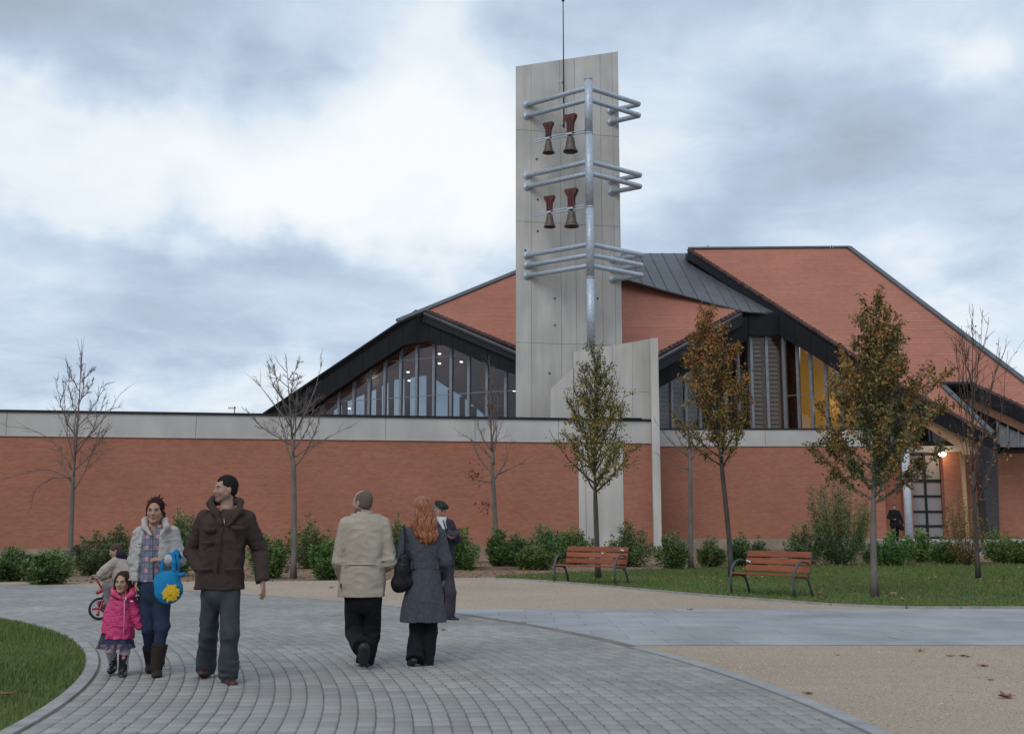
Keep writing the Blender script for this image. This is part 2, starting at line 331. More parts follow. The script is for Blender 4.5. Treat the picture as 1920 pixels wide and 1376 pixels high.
# lightning rod
rp = hit(1054, 125, TP, TN) + TN * .35
z_top = W(1054, 1, rp[1])[2]; z_bot = W(1052, 240, rp[1])[2]
MB(True).tube([np.array((rp[0], rp[1], z_bot)) - tl, np.array((rp[0], rp[1], z_top)) - tl], [.045, .028], 8).build('lightning_rod', BLACK, tower)
MB(True).lathe(np.array((rp[0], rp[1], z_top)) - tl, [(0.001, -.12), (.08, -.06), (.09, 0), (.05, .08), (.001, .1)], 10).build('rod_tip', BLACK, tower)
for py in (152, 174, 232):
    z = W(1052, py, rp[1])[2]; q = np.array((rp[0], rp[1], z)) - tl
    MB(True).tube([q - TN * .38, q, q + np.array((-.3, 0, -.12))], .035, 6).build('rod_bracket', GALV, tower)
for k, (x0, y0, x1, y1) in enumerate(((1003, 268, 1096, 243), (1005, 405, 1097, 384))):
    a = W(x0, y0, 61.05); b = W(x1, y1, 59.4); a[2] = b[2] = (a[2] + b[2]) / 2
    for dz in (-.07, .07):
        MB().bar(a - tl + (0, 0, dz), b - tl + (0, 0, dz), .09, .05).build('bell_bar', GALV, tower)
    for j, bx in enumerate((x0 + 26, x0 + 67)):
        t = (bx - x0) / (x1 - x0); c = a * (1 - t) + b * t; sc = (.83, 1.0)[j]
        names = [('small bronze bell, left of the pair on the upper bar', 'large bronze bell, right of the pair on the upper bar'),
                 ('small bronze bell, left of the pair on the lower bar', 'large bronze bell, right of the pair on the lower bar')][k][j]
        r = empty('bell', tuple(c)); tag(r, names, 'bell', 'bells hung in the tower frame')
        P = [(.0, -.16), (.14, -.17), (.20, -.22), (.22, -.35), (.25, -.55), (.29, -.75), (.345, -.92), (.43, -1.03), (.43, -1.06), (.37, -1.05), (.28, -.80), (.2, -.4), (.0, -.25)]
        MB(True).lathe((0, 0, 0), [(q * sc, z * sc) for q, z in P], 24).build('bell_body', BELL, r)
        for zz_ in (-.5, -.9): MB(True).lathe((0, 0, 0), [(x * sc, z * sc) for x, z in ((.24 if zz_ > -.6 else .335, zz_ + .02), (.262 if zz_ > -.6 else .36, zz_), (.245 if zz_ > -.6 else .345, zz_ - .02))], 24).build('moulding_ring', BELL, r)
        MB(True).tube([(0, 0, -.3 * sc), (0, 0, -.98 * sc)], [.02, .06], 8).build('clapper', BLACK, r)
        ang = math.atan2(b[1] - a[1], b[0] - a[0]); u = np.array((math.cos(ang), math.sin(ang), 0)); v = np.array((-u[1], u[0], 0))
        pr = [(-.20, .0), (.20, .0), (.17, .30), (.19, .62), (.40, 1.02), (.36, 1.14), (-.36, 1.14), (-.40, 1.02), (-.19, .62), (-.17, .30)]
        MB().prism([(u * x + np.array((0, 0, z))) * sc - v * .14 * sc for x, z in pr], v * .28 * sc).build('yoke', YOKE, r)
        for x in (-.07, .07):
            MB().box(tuple(u * x * sc - v * .15 * sc + np.array((0, 0, .45 * sc))), (.03, .02, 1.1 * sc), ang).build('yoke_strap', BLACK, r)
        MB().box((0, 0, -.02), (.34 * sc, .36 * sc, .10), ang).build('bearing_block', GALV, r)
        MB(True).tube([(0, 0, -.06), (0, 0, -.2 * sc)], .06, 8).build('hanger', BLACK, r)

# ------------------------------------------------------------------ wing wall beside the tower
VP, VN, VT = vplane(XY(1040, 58.85), XY(1232, 59.45))
wing = empty('wing_wall', tuple(hit(1140, 985, VP, VN) * (1, 1, 0))); tag(wing, 'low raw concrete wing wall with rising slanted top at the foot of the tower', 'wall')
wl = np.array(wing.location)
pts = [hit(x, y, VP, VN) for x, y in ((1076, 659.5), (1224, 635))]
bt = [q * (1, 1, 0) for q in (pts[-1], pts[0])]
MB().prism([p - wl for p in pts + bt], -VN * .9).build('core', CONC, wing)
for (xa, xb) in ((1076, 1110), (1110, 1148), (1148, 1186), (1186, 1224)):
    def top(x): return 659.5 - (x - 1076) * .1655 + .6
    def q(x, y): return hit(x, y, VP, VN) - wl
    MB().prism([q(xa + .4, 735), q(xb - .4, 735), q(xb - .4, top(xb)), q(xa + .4, top(xa))], VN * .025).build('concrete_panel', CONC, wing)
    MB().prism([q(xa + .4, 789), q(xb - .4, 789), q(xb - .4, 735.7), q(xa + .4, 735.7)], VN * .025).build('concrete_panel', CONC, wing)
c0 = hit(1033, 729, VP, VN); c1 = hit(1075, 690, VP, VN)
MB().prism([p - wl for p in (c0, c1, c1 * (1, 1, 0), c0 * (1, 1, 0))], -VN * .6).build('sloped_block', CONC, wing)
fx0 = wpt(1222.5, 0, .32)
fz = W(1229, 634, fx0[1])[2]
f0 = fx0 - wl; T_ = np.array((.42, .03, 0)); Bk = np.array((-.0, 5.2, 0))
MB().hexa([f0, f0 + T_, f0 + T_ + Bk, f0 + Bk, f0 + (0, 0, fz), f0 + T_ + (0, 0, fz + .03), f0 + T_ + Bk + (0, 0, fz + .03), f0 + Bk + (0, 0, fz)]).build('fin', CONC, wing)
m = MB(); a = wpt(1165, ZT + .13, .16) - wl; b = wpt(1205, ZT + .13, .16) - wl; m.bar(a, b, .1, .08); m.build('sill_flashing', BLACK, wing)

# ------------------------------------------------------------------ church
LP = XY(1100, 63.5)
FLp, FLn, FLt = vplane((LP[0] - 10, LP[1] + 5.2), LP)          # left facade
FRp, FRn, FRt = vplane(LP, (LP[0] + 10, LP[1] + 5.2))          # right facade with louvres
Yc = 68.97
G0 = XY(1405, Yc); G1 = XY(1467, Yc); FFp, FFn, FFt = vplane(G0, G1)
H1 = (G1[0] + 10, G1[1] - 10.3); FSp, FSn, FSt = vplane(G1, H1)   # facade towards the entrance
church = empty('church', (5, 70, 0)); tag(church, 'modern church with steep red tile roofs, black gable fascias and tall glazing', 'church')
cl = np.array(church.location)
def OV(x, y, pl, n, fwd): return hit(x, y, np.asarray(pl) + n * fwd, n)
P1p, P1n = plane3(OV(793, 582, FLp, FLn, .9), OV(970, 655, FLp, FLn, .9), OV(1392, 583, FRp, FRn, .9))
pA = OV(1452, 588, FFp, FFn, .9); pB = W(1870, 817, 59.0)
kk = (pA[2] - pB[2]) / (pA[1] - pB[1]); P2p = pA; P2n = np.array((0, -kk, 1.)) / math.hypot(kk, 1)
def clip(poly, w0, w1):
    for s, lim in ((1, w0), (-1, w1)):
        o = []
        for i in range(len(poly)):
            a, b = poly[i], poly[(i + 1) % len(poly)]; da, db = s * (a[1] - lim), s * (b[1] - lim)
            if da >= 0: o.append(a)
            if da * db < 0: t = da / (da - db); o.append((a[0] + (b[0] - a[0]) * t, a[1] + (b[1] - a[1]) * t))
        poly = o
        if len(poly) < 3: return []
    return poly
def tiled(polys, n, name, par, course=.31, t=.006):
    """roof slope of overlapping courses, each a thin wedge"""
    n = n / np.linalg.norm(n); u = np.cross(n, (0, 0, 1)); u /= np.linalg.norm(u); w_ = np.cross(n, u)
    if w_[2] < 0: w_ = -w_; u = -u
    m = MB(); o = polys[0][0]
    for poly in polys:
        q = [(float(np.dot(p - o, u)), float(np.dot(p - o, w_))) for p in poly]
        lo, hi = min(p[1] for p in q), max(p[1] for p in q); k = math.floor(lo / course)
        while k * course < hi:
            c = clip(q, k * course, (k + 1) * course)
            if len(c) > 2:
                ar = sum(c[i][0] * c[(i + 1) % len(c)][1] - c[(i + 1) % len(c)][0] * c[i][1] for i in range(len(c)))
                if abs(ar) > .002:
                    top = [o + u * p[0] + w_ * p[1] + n * (t * (1 - (p[1] - k * course) / course)) - cl for p in c]
                    bot = [o + u * p[0] + w_ * p[1] - n * .03 - cl for p in c]; n0 = len(m.v); K = len(c)
                    m.v += [tuple(p) for p in top + bot]; m.f.append(tuple(range(n0, n0 + K)))
                    for i in range(K): j = (i + 1) % K; m.f.append((n0 + i, n0 + K + i, n0 + K + j, n0 + j))
            k += 1
    oc = o - cl
    ob = m.build(name, TILE, par, lambda c: (float(np.dot(np.array(c) - oc, u)), float(np.dot(np.array(c) - oc, w_))))
    # solid deck below
    return ob
def H1p(x, y): return hit(x, y, P1p, P1n)
def H2p(x, y): return hit(x, y, P2p, P2n)
poly1 = [H1p(*q) for q in ((793, 582), (1030, 487), (1165, 521), (1390, 583), (1232, 668), (1100, 735), (970, 655))]
r1 = tiled([[poly1[i] for i in (0, 1, 2, 3, 4, 5, 6)]], P1n, 'tiled_roof', church)
up2 = [H2p(*q) for q in ((1290, 469), (1592, 466), (1929, 722), (1684, 722))]
lo2 = [H2p(*q) for q in ((1684, 722), (1765, 722), (1857, 810), (1848, 814))]
lo3 = [H2p(*q) for q in ((1822, 722), (1929, 722), (1999, 776), (1999, 806), (1920, 768))]
r2 = tiled([up2, lo2, lo3], P2n, 'tiled_roof', church)
for nm, pl, n in (('roof_deck', poly1, P1n), ('roof_deck', up2, P2n), ('roof_deck', lo2, P2n), ('roof_deck', lo3, P2n)):
    MB().prism([p - n * .04 - cl for p in pl], -n * .22).build(nm, FASC, church)
# metal roof between the slopes
MPp, MPn = plane3(H1p(1392, 583), OV(1452, 590, FFp, FFn, .6), H2p(1285, 474) + np.array((0, .6, -.5)))
def HM(x, y): return hit(x, y, MPp, MPn)
tops = [(1030, 486), (1130, 476), (1178, 475), (1197, 475), (1219, 475), (1241, 475), (1264, 475), (1286, 475), (1309, 475.5), (1333, 491), (1368, 513.5), (1392, 529), (1420, 547), (1452, 567.5)]
bots = [(1030, 487), (1165, 521), (1205, 532), (1229, 539), (1253, 537 + 9), (1281, 553), (1310, 561), (1338, 569), (1366, 576), (1390, 583), (1410, 585), (1428, 586), (1441, 587.5), (1452, 588.5)]
for i in range(len(tops) - 1):
    q = [HM(*tops[i]), HM(*tops[i + 1]), HM(*bots[i + 1]), HM(*bots[i])]
    MB().prism([p - cl for p in q], -MPn * .08).build('roof_sheet', ZINC, church)
    if i and i < 12: MB().bar(q[0] - cl + MPn * .02, q[3] - cl + MPn * .02, .035, .06, MPn).build('standing_seam', ZINC, church)
# verge tiles and flashings along roof edges
def verge(a, b, n, mat, step=.36, dx=0., h=.10, wd=.26, name='verge_tile'):
    d = b - a; Ln = np.linalg.norm(d); d = d / Ln; k = max(1, int(Ln / step)); s = Ln / k
    for i in range(k):
        p = a + d * (s * (i + .02)); q = a + d * (s * (i + .98)); jt = random.uniform(-.015, .015)
        MB().hexa([r - cl for r in (lambda x, y, z: (p - x, p + x, q + x, q - x, p - x + y + z, p + x + y + z, q + x + y, q - x + y))(np.cross(d, n) * wd / 2, n * (h + jt), n * .07)]).build(name, mat, church)
T1m = M('verge_tile_red', (.22, .075, .055), .85, rnd=.3)
T2m = M('verge_tile_dark', (.07, .04, .038), .85, rnd=.3)
verge(H1p(800, 585), H1p(970, 655), P1n, T2m); verge(H1p(1232, 667), H1p(1388, 584), P1n, T2m)
verge(H2p(1291, 470), H2p(1684, 722), P2n, T2m); verge(H2p(1684, 722), H2p(1848, 813), P2n, T2m); verge(H2p(1822, 722), H2p(1985, 797), P2n, T2m)
def edge(a, b, n, wd, ht, mat, name, up=.0): MB().bar(a - cl + n * up, b - cl + n * up, wd, ht, n).build(name, mat, church)
edge(H1p(745, 603), H1p(1030, 486), P1n, .32, .16, ZINC, 'ridge_flashing', .04)
edge(H2p(1290, 467.5), H2p(1592, 465), P2n, .2, .16, ZINC, 'ridge_flashing', .05)
edge(H2p(1591, 465.5), H2p(1999, 776), P2n, .34, .2, ZINC, 'verge_flashing', .06)
edge(H2p(1765, 722), H2p(1860, 813), P2n, .3, .14, ZINC, 'valley_flashing', .05)
edge(H2p(1763, 721), H2p(1822, 721), P2n, .22, .16, BLACK, 'valley_flashing', .05)
fw_ = np.array((0, -.14, -.10)); edge(H1p(1388, 585) + fw_, H1p(1232, 671) + fw_, P1n, .16, .14, ZINC, 'eaves_flashing', -.06)
edge(H1p(795, 584) + fw_, H1p(972, 660) + fw_, P1n, .16, .14, ZINC, 'eaves_flashing', -.06)
for (x, y) in ((1325, 465), (1557, 464)):
    q = H2p(x, 468) - cl; m = MB(True); m.tube([q, q + (0, 0, .22), q + (.08, 0, .3), q + (.18, 0, .22), q + (.18, 0, 0)], .03, 6); m.build('roof_hook', GALV, church)
# left roof edge running up to the apex
e1 = OV(495, 776, FLp, FLn, .9); e2 = OV(782, 583, FLp, FLn, .9); bk = H1p(1030, 487) - H1p(793, 582)
nL = np.cross(e2 - e1, bk); nL = nL / np.linalg.norm(nL); nL = nL if nL[2] > 0 else -nL
MB().prism([p - cl for p in (e1, e2, e2 + bk, e1 + bk)], -nL * .22).build('left_roof_slope', FASC, church)
MB().prism([p - nL * .6 - cl for p in (e1 - FLn * .9, e2 - FLn * .9, e2 + bk, e1 + bk)], -nL * .05).build('ceiling', CEIL, church)
MB().bar(e1 - cl + nL * .02, e2 - cl + nL * .02, .22, .14, nL).build('verge_trim', BLACK, church)
MB().prism([p - P1n * .7 - cl for p in (H1p(793, 590) - FLn * .9, H1p(1030, 490), H1p(1165, 521), H1p(1100, 730), H1p(970, 660) - FLn * .9)], -P1n * .05).build('ceiling', CEIL, church)

# fascia cladding: vertical sheets between an upper and a lower outline
def fascia(xs, up, lo, pl, n, fwd, mat=FASC, name='fascia_panel', th=.08, back=True):
    for xa, xb in zip(xs, xs[1:]):
        q = [OV(x, np.interp(x, *zip(*c)), pl, n, fwd) - cl for x, c in ((xa, up), (xb, up), (xb, lo), (xa, lo))]
        cc = sum(q) / 4; tt = (q[1] - q[0]); tt = tt / np.linalg.norm(tt)
        q[0] = q[0] + tt * .012; q[3] = q[3] + tt * .012; q[1] = q[1] - tt * .012; q[2] = q[2] - tt * .012
        MB().prism(q, -n * th).build(name, mat, church)
    if back:
        x = sorted(set([xs[0], xs[-1]] + [k for k, _ in up + lo if xs[0] < k < xs[-1]]))
        q = [OV(k, np.interp(k, *zip(*up)) + .6, pl, n, fwd - .03) - cl for k in x] + [OV(k, np.interp(k, *zip(*lo)) - .6, pl, n, fwd - .03) - cl for k in x[::-1]]
        MB().prism(q, -n * .5).build('fascia_backing', FASC, church)
upL = [(500, 777), (782, 587), (800, 590), (972, 663)]
loL = [(500, 780), (560, 778), (575, 775), (607, 748), (664, 709), (694, 687), (723, 670), (753, 648), (800, 640), (815, 640), (847, 654), (880, 668), (914, 684), (949, 697), (972, 703)]
fascia([500, 530, 555, 580, 605, 630, 655, 680, 705, 730, 756, 782, 804, 826, 848, 870, 892, 914, 936, 958, 972], upL, loL, FLp, FLn, .8)
upR = [(1228, 680), (1236, 676), (1400, 593)]; loR = [(1228, 731), (1401, 638)]
fascia([1228, 1252, 1276, 1300, 1324, 1348, 1372, 1401], upR, loR, FRp, FRn, .8)
fascia([1386, 1404, 1464, 1472], [(1386, 583), (1400, 584), (1452, 585), (1472, 588)], [(1386, 640), (1403, 640), (1404, 628), (1464, 628), (1472, 640)], FFp, FFn, .55)
upS = [(1460, 586), (1560, 650), (1700, 738), (1860, 828)]; loS = [(1460, 628), (1475, 637), (1520, 663), (1560, 690), (1620, 727), (1700, 775), (1860, 845)]
fascia([1462, 1490, 1520, 1550, 1580, 1610, 1640, 1670, 1700], upS, loS, FSp, FSn, .75)

# glazing: mullions and panes
def glazing(xs, topc, pl, n, yb, glass, wd=.17, mat=MULL, transoms=()):
    for x in xs:
        ty = np.interp(x, *zip(*topc)) - 3; a = hit(x, ty, pl, n); z0 = 6.0
        MB().box(tuple(np.array((a[0], a[1], (a[2] + z0) / 2)) - cl), (wd, .22, a[2] - z0), math.atan2(n[1], n[0]) + math.pi / 2).build('mullion', mat, church)
    for xa, xb in zip(xs, xs[1:]):
        a = hit(xa, np.interp(xa, *zip(*topc)) - 3, pl, n); b = hit(xb, np.interp(xb, *zip(*topc)) - 3, pl, n)
        a0 = np.array((a[0], a[1], 6.)); b0 = np.array((b[0], b[1], 6.)); t = (b0 - a0) / np.linalg.norm(b0 - a0) * .07
        MB().prism([p - cl for p in (a0 + t, b0 - t, b - t, a + t)], -n * .02).build('pane', glass, church)
        for z in transoms:
            if z < min(a[2], b[2]): MB().bar(np.array((a[0], a[1], z)) - cl + t + n * .02, np.array((b[0], b[1], z)) - cl - t + n * .02, .05, .045).build('glazing_bar', mat, church)
topL = [(x, y + 0) for x, y in loL]
zt1 = float(hit(900, 736, FLp, FLn)[2]); zt2 = float(hit(800, 672, FLp, FLn)[2])
glazing([574, 607, 637, 665, 694, 723, 753, 783, 815, 847, 880, 914, 949, 985], topL, FLp, FLn, 785, GLASS, transoms=(zt1, zt2))
topR = [(1225, 733), (1401, 638)]
glazing([1229, 1258, 1284, 1310, 1334, 1358, 1382, 1404], topR, FRp, FRn, 803, GLASSY)
glazing([1407, 1435.5, 1466], [(1400, 628), (1470, 628)], FFp, FFn, 803, GLASSY)
zt3 = float(hit(1500, 740, FSp, FSn)[2])
glazing([1469, 1494.5, 1519.5, 1548, 1577, 1608, 1640, 1670, 1700], [(1460, 628), (1475, 637), (1520, 663), (1560, 690), (1620, 727), (1700, 775)], FSp, FSn, 803, GLASSY, transoms=(zt3,))
a = hit(1407, 629, FFp, FFn) + FFn * .1; b = hit(1466, 629, FFp, FFn) + FFn * .1; MB().bar(a - cl, b - cl, .2, .12).build('window_head', MULL, church)
# louvre slats behind the glass
LOUV = M('dark_louvre', (.15, .14, .145), .6); LOUV2 = M('pale_louvre', (.50, .37, .26), .6)
def louvres(xa, xb, topf, pl, n, mat, back, n_lo=6.15, pitch=.285):
    z = n_lo; a = hit(xa, 800, pl, n); b = hit(xb, 800, pl, n)
    while True:
        xm = (xa + xb) / 2; zt_ = hit(xm, topf(xm), pl, n)[2]
        if z > zt_: break
        p = np.array((a[0], a[1], z)) - n * back - cl; q = np.array((b[0], b[1], z)) - n * back - cl
        x = n * .10; y = np.array((0, 0, .07))
        MB().hexa([p + x - y, q + x - y, q - x + y, p - x + y, p + x - y + (0, 0, .02), q + x - y + (0, 0, .02), q - x + y + (0, 0, .02), p - x + y + (0, 0, .02)]).build('louvre_slat', mat, church)
        z += pitch
xs = [1229, 1258, 1284, 1310, 1334, 1358, 1382, 1404]
for xa, xb in zip(xs, xs[1:]): louvres(xa + 2, xb - 2, lambda x: np.interp(x, (1225, 1401), (733, 638)), FRp, FRn, LOUV, .35)
for xa, xb in ((1408, 1435), (1437, 1465)): louvres(xa + 2, xb - 2, lambda x: 630, FFp, FFn, LOUV2, .35)
DARKI = M('dark_interior_shade', (.03, .022, .024), .9)  # near-black colour stands in for the shade of unlit interiors
def backing(pxs, pl, n, back, mat, name): MB().prism([OV(x, y, pl, n, -back) - cl for x, y in pxs], -n * .1).build(name, mat, church)
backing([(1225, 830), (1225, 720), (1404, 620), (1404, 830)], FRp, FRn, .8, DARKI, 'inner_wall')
backing([(1404, 830), (1404, 618), (1468, 618), (1468, 830)], FFp, FFn, .8, M('inner_blind', (.26, .20, .16), .8), 'inner_wall')
backing([(1466, 830), (1466, 620), (1497, 640), (1497, 830)], FSp, FSn, 1.2, M('dark_red_interior', (.10, .035, .025), .8), 'inner_wall')
YEL = emit_mat('glowing_yellow_wall', (.50, .26, .045), .22)  # wall surface itself glows, standing in for the light inside the room
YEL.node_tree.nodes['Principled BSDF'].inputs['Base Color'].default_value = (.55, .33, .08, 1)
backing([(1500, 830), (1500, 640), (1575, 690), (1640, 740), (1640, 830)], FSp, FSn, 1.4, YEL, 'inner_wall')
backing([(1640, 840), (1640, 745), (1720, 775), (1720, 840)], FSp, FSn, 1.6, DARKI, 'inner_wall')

# nave interior seen through the left glazing: back wall with openings towards the sky
IBp, IBn = FLp + np.array((0, 12., 0)), FLn
prof = [(560, 786), (640, 740), (668, 722), (700, 705), (745, 700), (756, 700), (800, 700), (835, 715), (850, 740), (905, 778), (925, 786)]
def ib(x, y): return hit(x, y, IBp, IBn) - cl
nt_ = lambda x: np.interp(x, (500, 782, 800, 980), (800, 600, 598, 660))
pr = [(600, 786), (648, 752), (690, 735), (735, 712), (790, 704), (806, 704), (835, 724), (868, 744), (905, 775), (912, 786)]
for (xa, ya), (xb, yb) in zip(pr, pr[1:]):
    MB().prism([ib(xa, ya), ib(xb, yb), ib(xb, nt_(xb)), ib(xa, nt_(xa))], -IBn * .2).build('nave_wall', CEIL, church)
MB().prism([ib(500, 830), ib(600, 830), ib(600, 735), ib(500, 800)], -IBn * .2).build('nave_wall', CEIL, church)
MB().prism([ib(912, 830), ib(1060, 830), ib(1060, 690), ib(912, 640)], -IBn * .2).build('nave_wall', CEIL, church)
for x in (622, 648, 690, 712, 735, 765, 806, 846, 868, 890):
    y = np.interp(x, *zip(*pr)); MB().prism([ib(x - 4, 830), ib(x + 4, 830), ib(x + 4, y), ib(x - 4, y)], IBn * .2).build('nave_pillar', CEIL, church)
# ceiling lamps inside
LAMP = emit_mat('lamp_glow', (1, .86, .62), 9)
for x, y, dd in ((824, 664, 4), (824, 682, 6), (765, 698, 7), (767, 714, 9), (865, 679, 5), (655, 766, 6), (964, 733, 4)):
    c = OV(x, y, FLp, FLn, -dd)
    r = MB(True).lathe(tuple(c - cl), [(.001, .06), (.10, .05), (.11, 0), (.06, -.03), (.001, -.035)], 14).build('ceiling_lamp', LAMP, church)
for x, y, dd, e in ((700, 715, 6, 170), (860, 700, 6, 170), (1550, 760, .8, 14)):
    pl = bpy.data.lights.new('nave_light', 'POINT'); pl.energy = e; pl.color = (1, .78, .55); pl.shadow_soft_size = .4
    o = bpy.data.objects.new('nave_light', pl); COL.objects.link(o); o.location = OV(x, y, FLp if x < 1000 else FSp, FLn if x < 1000 else FSn, -dd)
# ------------------------------------------------------------------ front wall of the church (right)
YW = 63.0
def rp_(px, z, Y=YW): q = XY(px, Y); return np.array((q[0], q[1], z))
def rbox(px0, px1, z0, z1, Yf, Yb, mat, name, par=church, uv=False):
    a = rp_(px0, 0, YW)[0]; b = rp_(px1, 0, YW)[0]; loc = np.array(par.location)
    return MB().hexa([np.array(p) - loc for p in ((a, Yf, z0), (b, Yf, z0), (b, Yb, z0), (a, Yb, z0), (a, Yf, z1), (b, Yf, z1), (b, Yb, z1), (a, Yb, z1))]).build(name, mat, par, (lambda c: (c.x, c.z)) if uv else None)
rbox(1226, 1662, .62, 5.88, YW, YW + .3, BR, 'brickwork', uv=True)
rbox(1226, 1662, -.2, .62, YW - .03, YW + .3, PLI, 'plinth')
for a, b in ((1226, 1440), (1440, 1662)): rbox(a + .3, b - .3, 5.91, 6.83, YW - .04, YW + .3, CBAND, 'concrete_panel')
rbox(1226, 1662, 5.88, 5.93, YW - .07, YW + .3, CBAND, 'drip_ledge')
rbox(1226, 1700, 6.84, 6.92, YW - .1, YW + 2, BLACK, 'coping')
# entrance
TZ = .62
rbox(1662, 1702, TZ, 5.7, YW + .9, YW + 1.2, BR, 'brickwork', uv=True); rbox(1661.5, 1662, -.2, 5.88, YW + .3, YW + 1.0, BR, 'brickwork', uv=True)
rbox(1702, 1715, TZ, 5.55, YW + .1, YW + 1.2, BR, 'brick_pier', uv=True)
rbox(1776, 1812, TZ, 5.55, YW + .1, YW + 1.2, BR, 'brick_pier', uv=True)
rbox(1812, 1990, TZ, 5.6, YW + .6, YW + .9, BR, 'brickwork', uv=True)
rbox(1840, 1990, 5.6, 5.95, YW + .4, YW + .9, CBAND, 'concrete_lintel'); rbox(1870, 1990, 5.96, 6.1, YW + .35, YW + .9, BLACK, 'window_sill')
rbox(1690, 1812, 5.56, 5.9, YW - .1, YW + 1.2, CBAND, 'concrete_lintel'); rbox(1695, 1800, 5.92, 6.2, YW - .05, YW + 1.0, BLACK, 'window_sill')
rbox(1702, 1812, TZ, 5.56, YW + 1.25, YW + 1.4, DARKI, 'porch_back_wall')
PLT = M('pale_door_panel', (.25, .235, .24), .5, col2=(.22, .21, .215), ns=1)
dr = MB().box((0, 0, 0), (.01, .01, .01)); dxa, dxb = rp_(1716, 0)[0], rp_(1775, 0)[0]; dw = dxb - dxa
door = rbox(1715.3, 1775.7, TZ, 5.5, YW + .62, YW + .68, BLACK, 'entrance_door')
zs = [TZ + .05] + [float(W(1745, y, YW + .5)[2]) for y in (986, 959, 930, 901, 852)]
for z0, z1 in zip(zs, zs[1:]):
    for k in range(2):
        xa = dxa + .07 + k * (dw / 2 + .02); MB().box(tuple(np.array((xa + (dw / 2 - .1) / 2, YW + .6, (z0 + z1) / 2)) - cl), (dw / 2 - .1, .03, z1 - z0 - .12)).build('door_panel', PLT, door)
    if z0 > 1: MB().box(tuple(np.array(((dxa + dxb) / 2, YW + .56, z0)) - cl), (dw, .09, .10 if z1 < 5 else .16)).build('door_rail', BLACK, door)
MB().box(tuple(np.array(((dxa + dxb) / 2, YW + .55, 3.06)) - cl), (.12, .09, 4.85)).build('door_stile', BLACK, door)
# window strip above the lintel
for a, b in ((1716, 1735), (1738, 1757), (1760, 1790)): rbox(a, b, 6.2, 7.7 - (a - 1716) * .018, YW + .55, YW + .58, GLASSY, 'pane')
for x in (1714, 1736.5, 1758.5, 1791): rbox(x - 1.5, x + 1.5, 6.2, 7.9 - (x - 1714) * .018, YW + .5, YW + .62, MULL, 'mullion')
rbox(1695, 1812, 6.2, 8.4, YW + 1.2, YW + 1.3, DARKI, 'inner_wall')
# white round column
c = G(1697, 985 + 46)
colo = MB(True).tube([rp_(1704, TZ, YW - 1.6) - cl, rp_(1704, 5.6, YW - 1.6) - cl], .21, 20).build('round_column', M('white_column', (.50, .53, .58), .5), church)
# canopy: timber beam and fascia above the porch
def SP(x, y, f): return OV(x, y, FSp, FSn, f) - cl
MB().prism([SP(x, y, .55) for x, y in ((1699, 752), (1760, 786), (1812, 817), (1826, 832), (1828, 852), (1806, 852), (1795, 838), (1700, 778))], -FSn * .35).build('timber_beam', WOOD, church)
upC = [(1700, 741), (1790, 790), (1868, 832)]; loC = [(1700, 764), (1790, 812), (1868, 845)]
fascia([1700, 1722, 1744, 1766, 1788, 1810, 1832, 1868], upC, loC, FSp, FSn, .95)
MB().prism([p - cl - P2n * .35 for p in (H2p(1693, 735), H2p(1765, 735), H2p(1850, 812), H2p(1848, 812))], -P2n * .1).build('soffit', FASC, church)
MB().tube([rp_(1812, TZ, 61.2) - cl, rp_(1812, 5.5, 61.2) - cl], .13, 12).build('porch_post', WOOD, church)
# dark stone buttress under the valley
q0, q1 = rp_(1846, 0, 61.5), rp_(1871, 0, 61.5)
MB().hexa([np.array(p) - cl for p in ((q0[0] + .15, 61.3, 0), (q1[0] - .05, 61.3, 0), (q1[0], 62.2, 0), (q0[0], 62.2, 0), (q0[0] - .2, 61.1, 6.1), (q1[0] + .1, 61.1, 6.4), (q1[0], 62.2, 6.4), (q0[0], 62.2, 6.1))]).build('dark_buttress', M('dark_slate', (.035, .033, .038), .8, col2=(.06, .055, .06), ns=6), church)
# dormer opening on the right
D0_, Dn = FSp + FSn * (-2.6), FSn
def DP(x, y, f=0.): return hit(x, y, D0_ + Dn * f, Dn) - cl
MB().prism([DP(1765, 723), DP(1822, 723), DP(1999, 803), DP(1999, 850), DP(1855, 850), DP(1855, 812)], -Dn * .1).build('dormer_back_wall', DARKI, church)  # dark sheet in place of the shade inside the recess
for xa, xb in zip(range(1822, 1990, 20), range(1842, 2000, 20)):
    MB().prism([DP(x, y, .9) for x, y in ((xa + .3, 725 + (xa - 1822) * .455), (xb - .3, 725 + (xb - 1822) * .455), (xb - .3, 745 + (xb - 1822) * .455), (xa + .3, 745 + (xa - 1822) * .455))], -Dn * .1).build('fascia_panel', FASC, church)
MB().prism([DP(x, y, .6) for x, y in ((1818, 748), (1999, 832), (1999, 848), (1818, 762))], -Dn * .3).build('timber_beam', M('dark_glulam', (.20, .10, .055), .6), church)
for xa, xb in ((1872, 1888), (1891, 1908), (1911, 1935)): MB().prism([DP(x, y, .3) for x, y in ((xa, 838), (xb, 838), (xb, 794 + (xb - 1872) * .45), (xa, 794 + (xa - 1872) * .45))], -Dn * .03).build('pane', M('hazy_glass_panel', (.22, .23, .24), .25, spec=.6), church)
for x in (1870, 1889.5, 1909.5): MB().prism([DP(x - 1.6, 838, .45), DP(x + 1.6, 838, .45), DP(x + 1.6, 788 + (x - 1870) * .45, .45), DP(x - 1.6, 788 + (x - 1870) * .45, .45)], -Dn * .1).build('mullion', MULL, church)
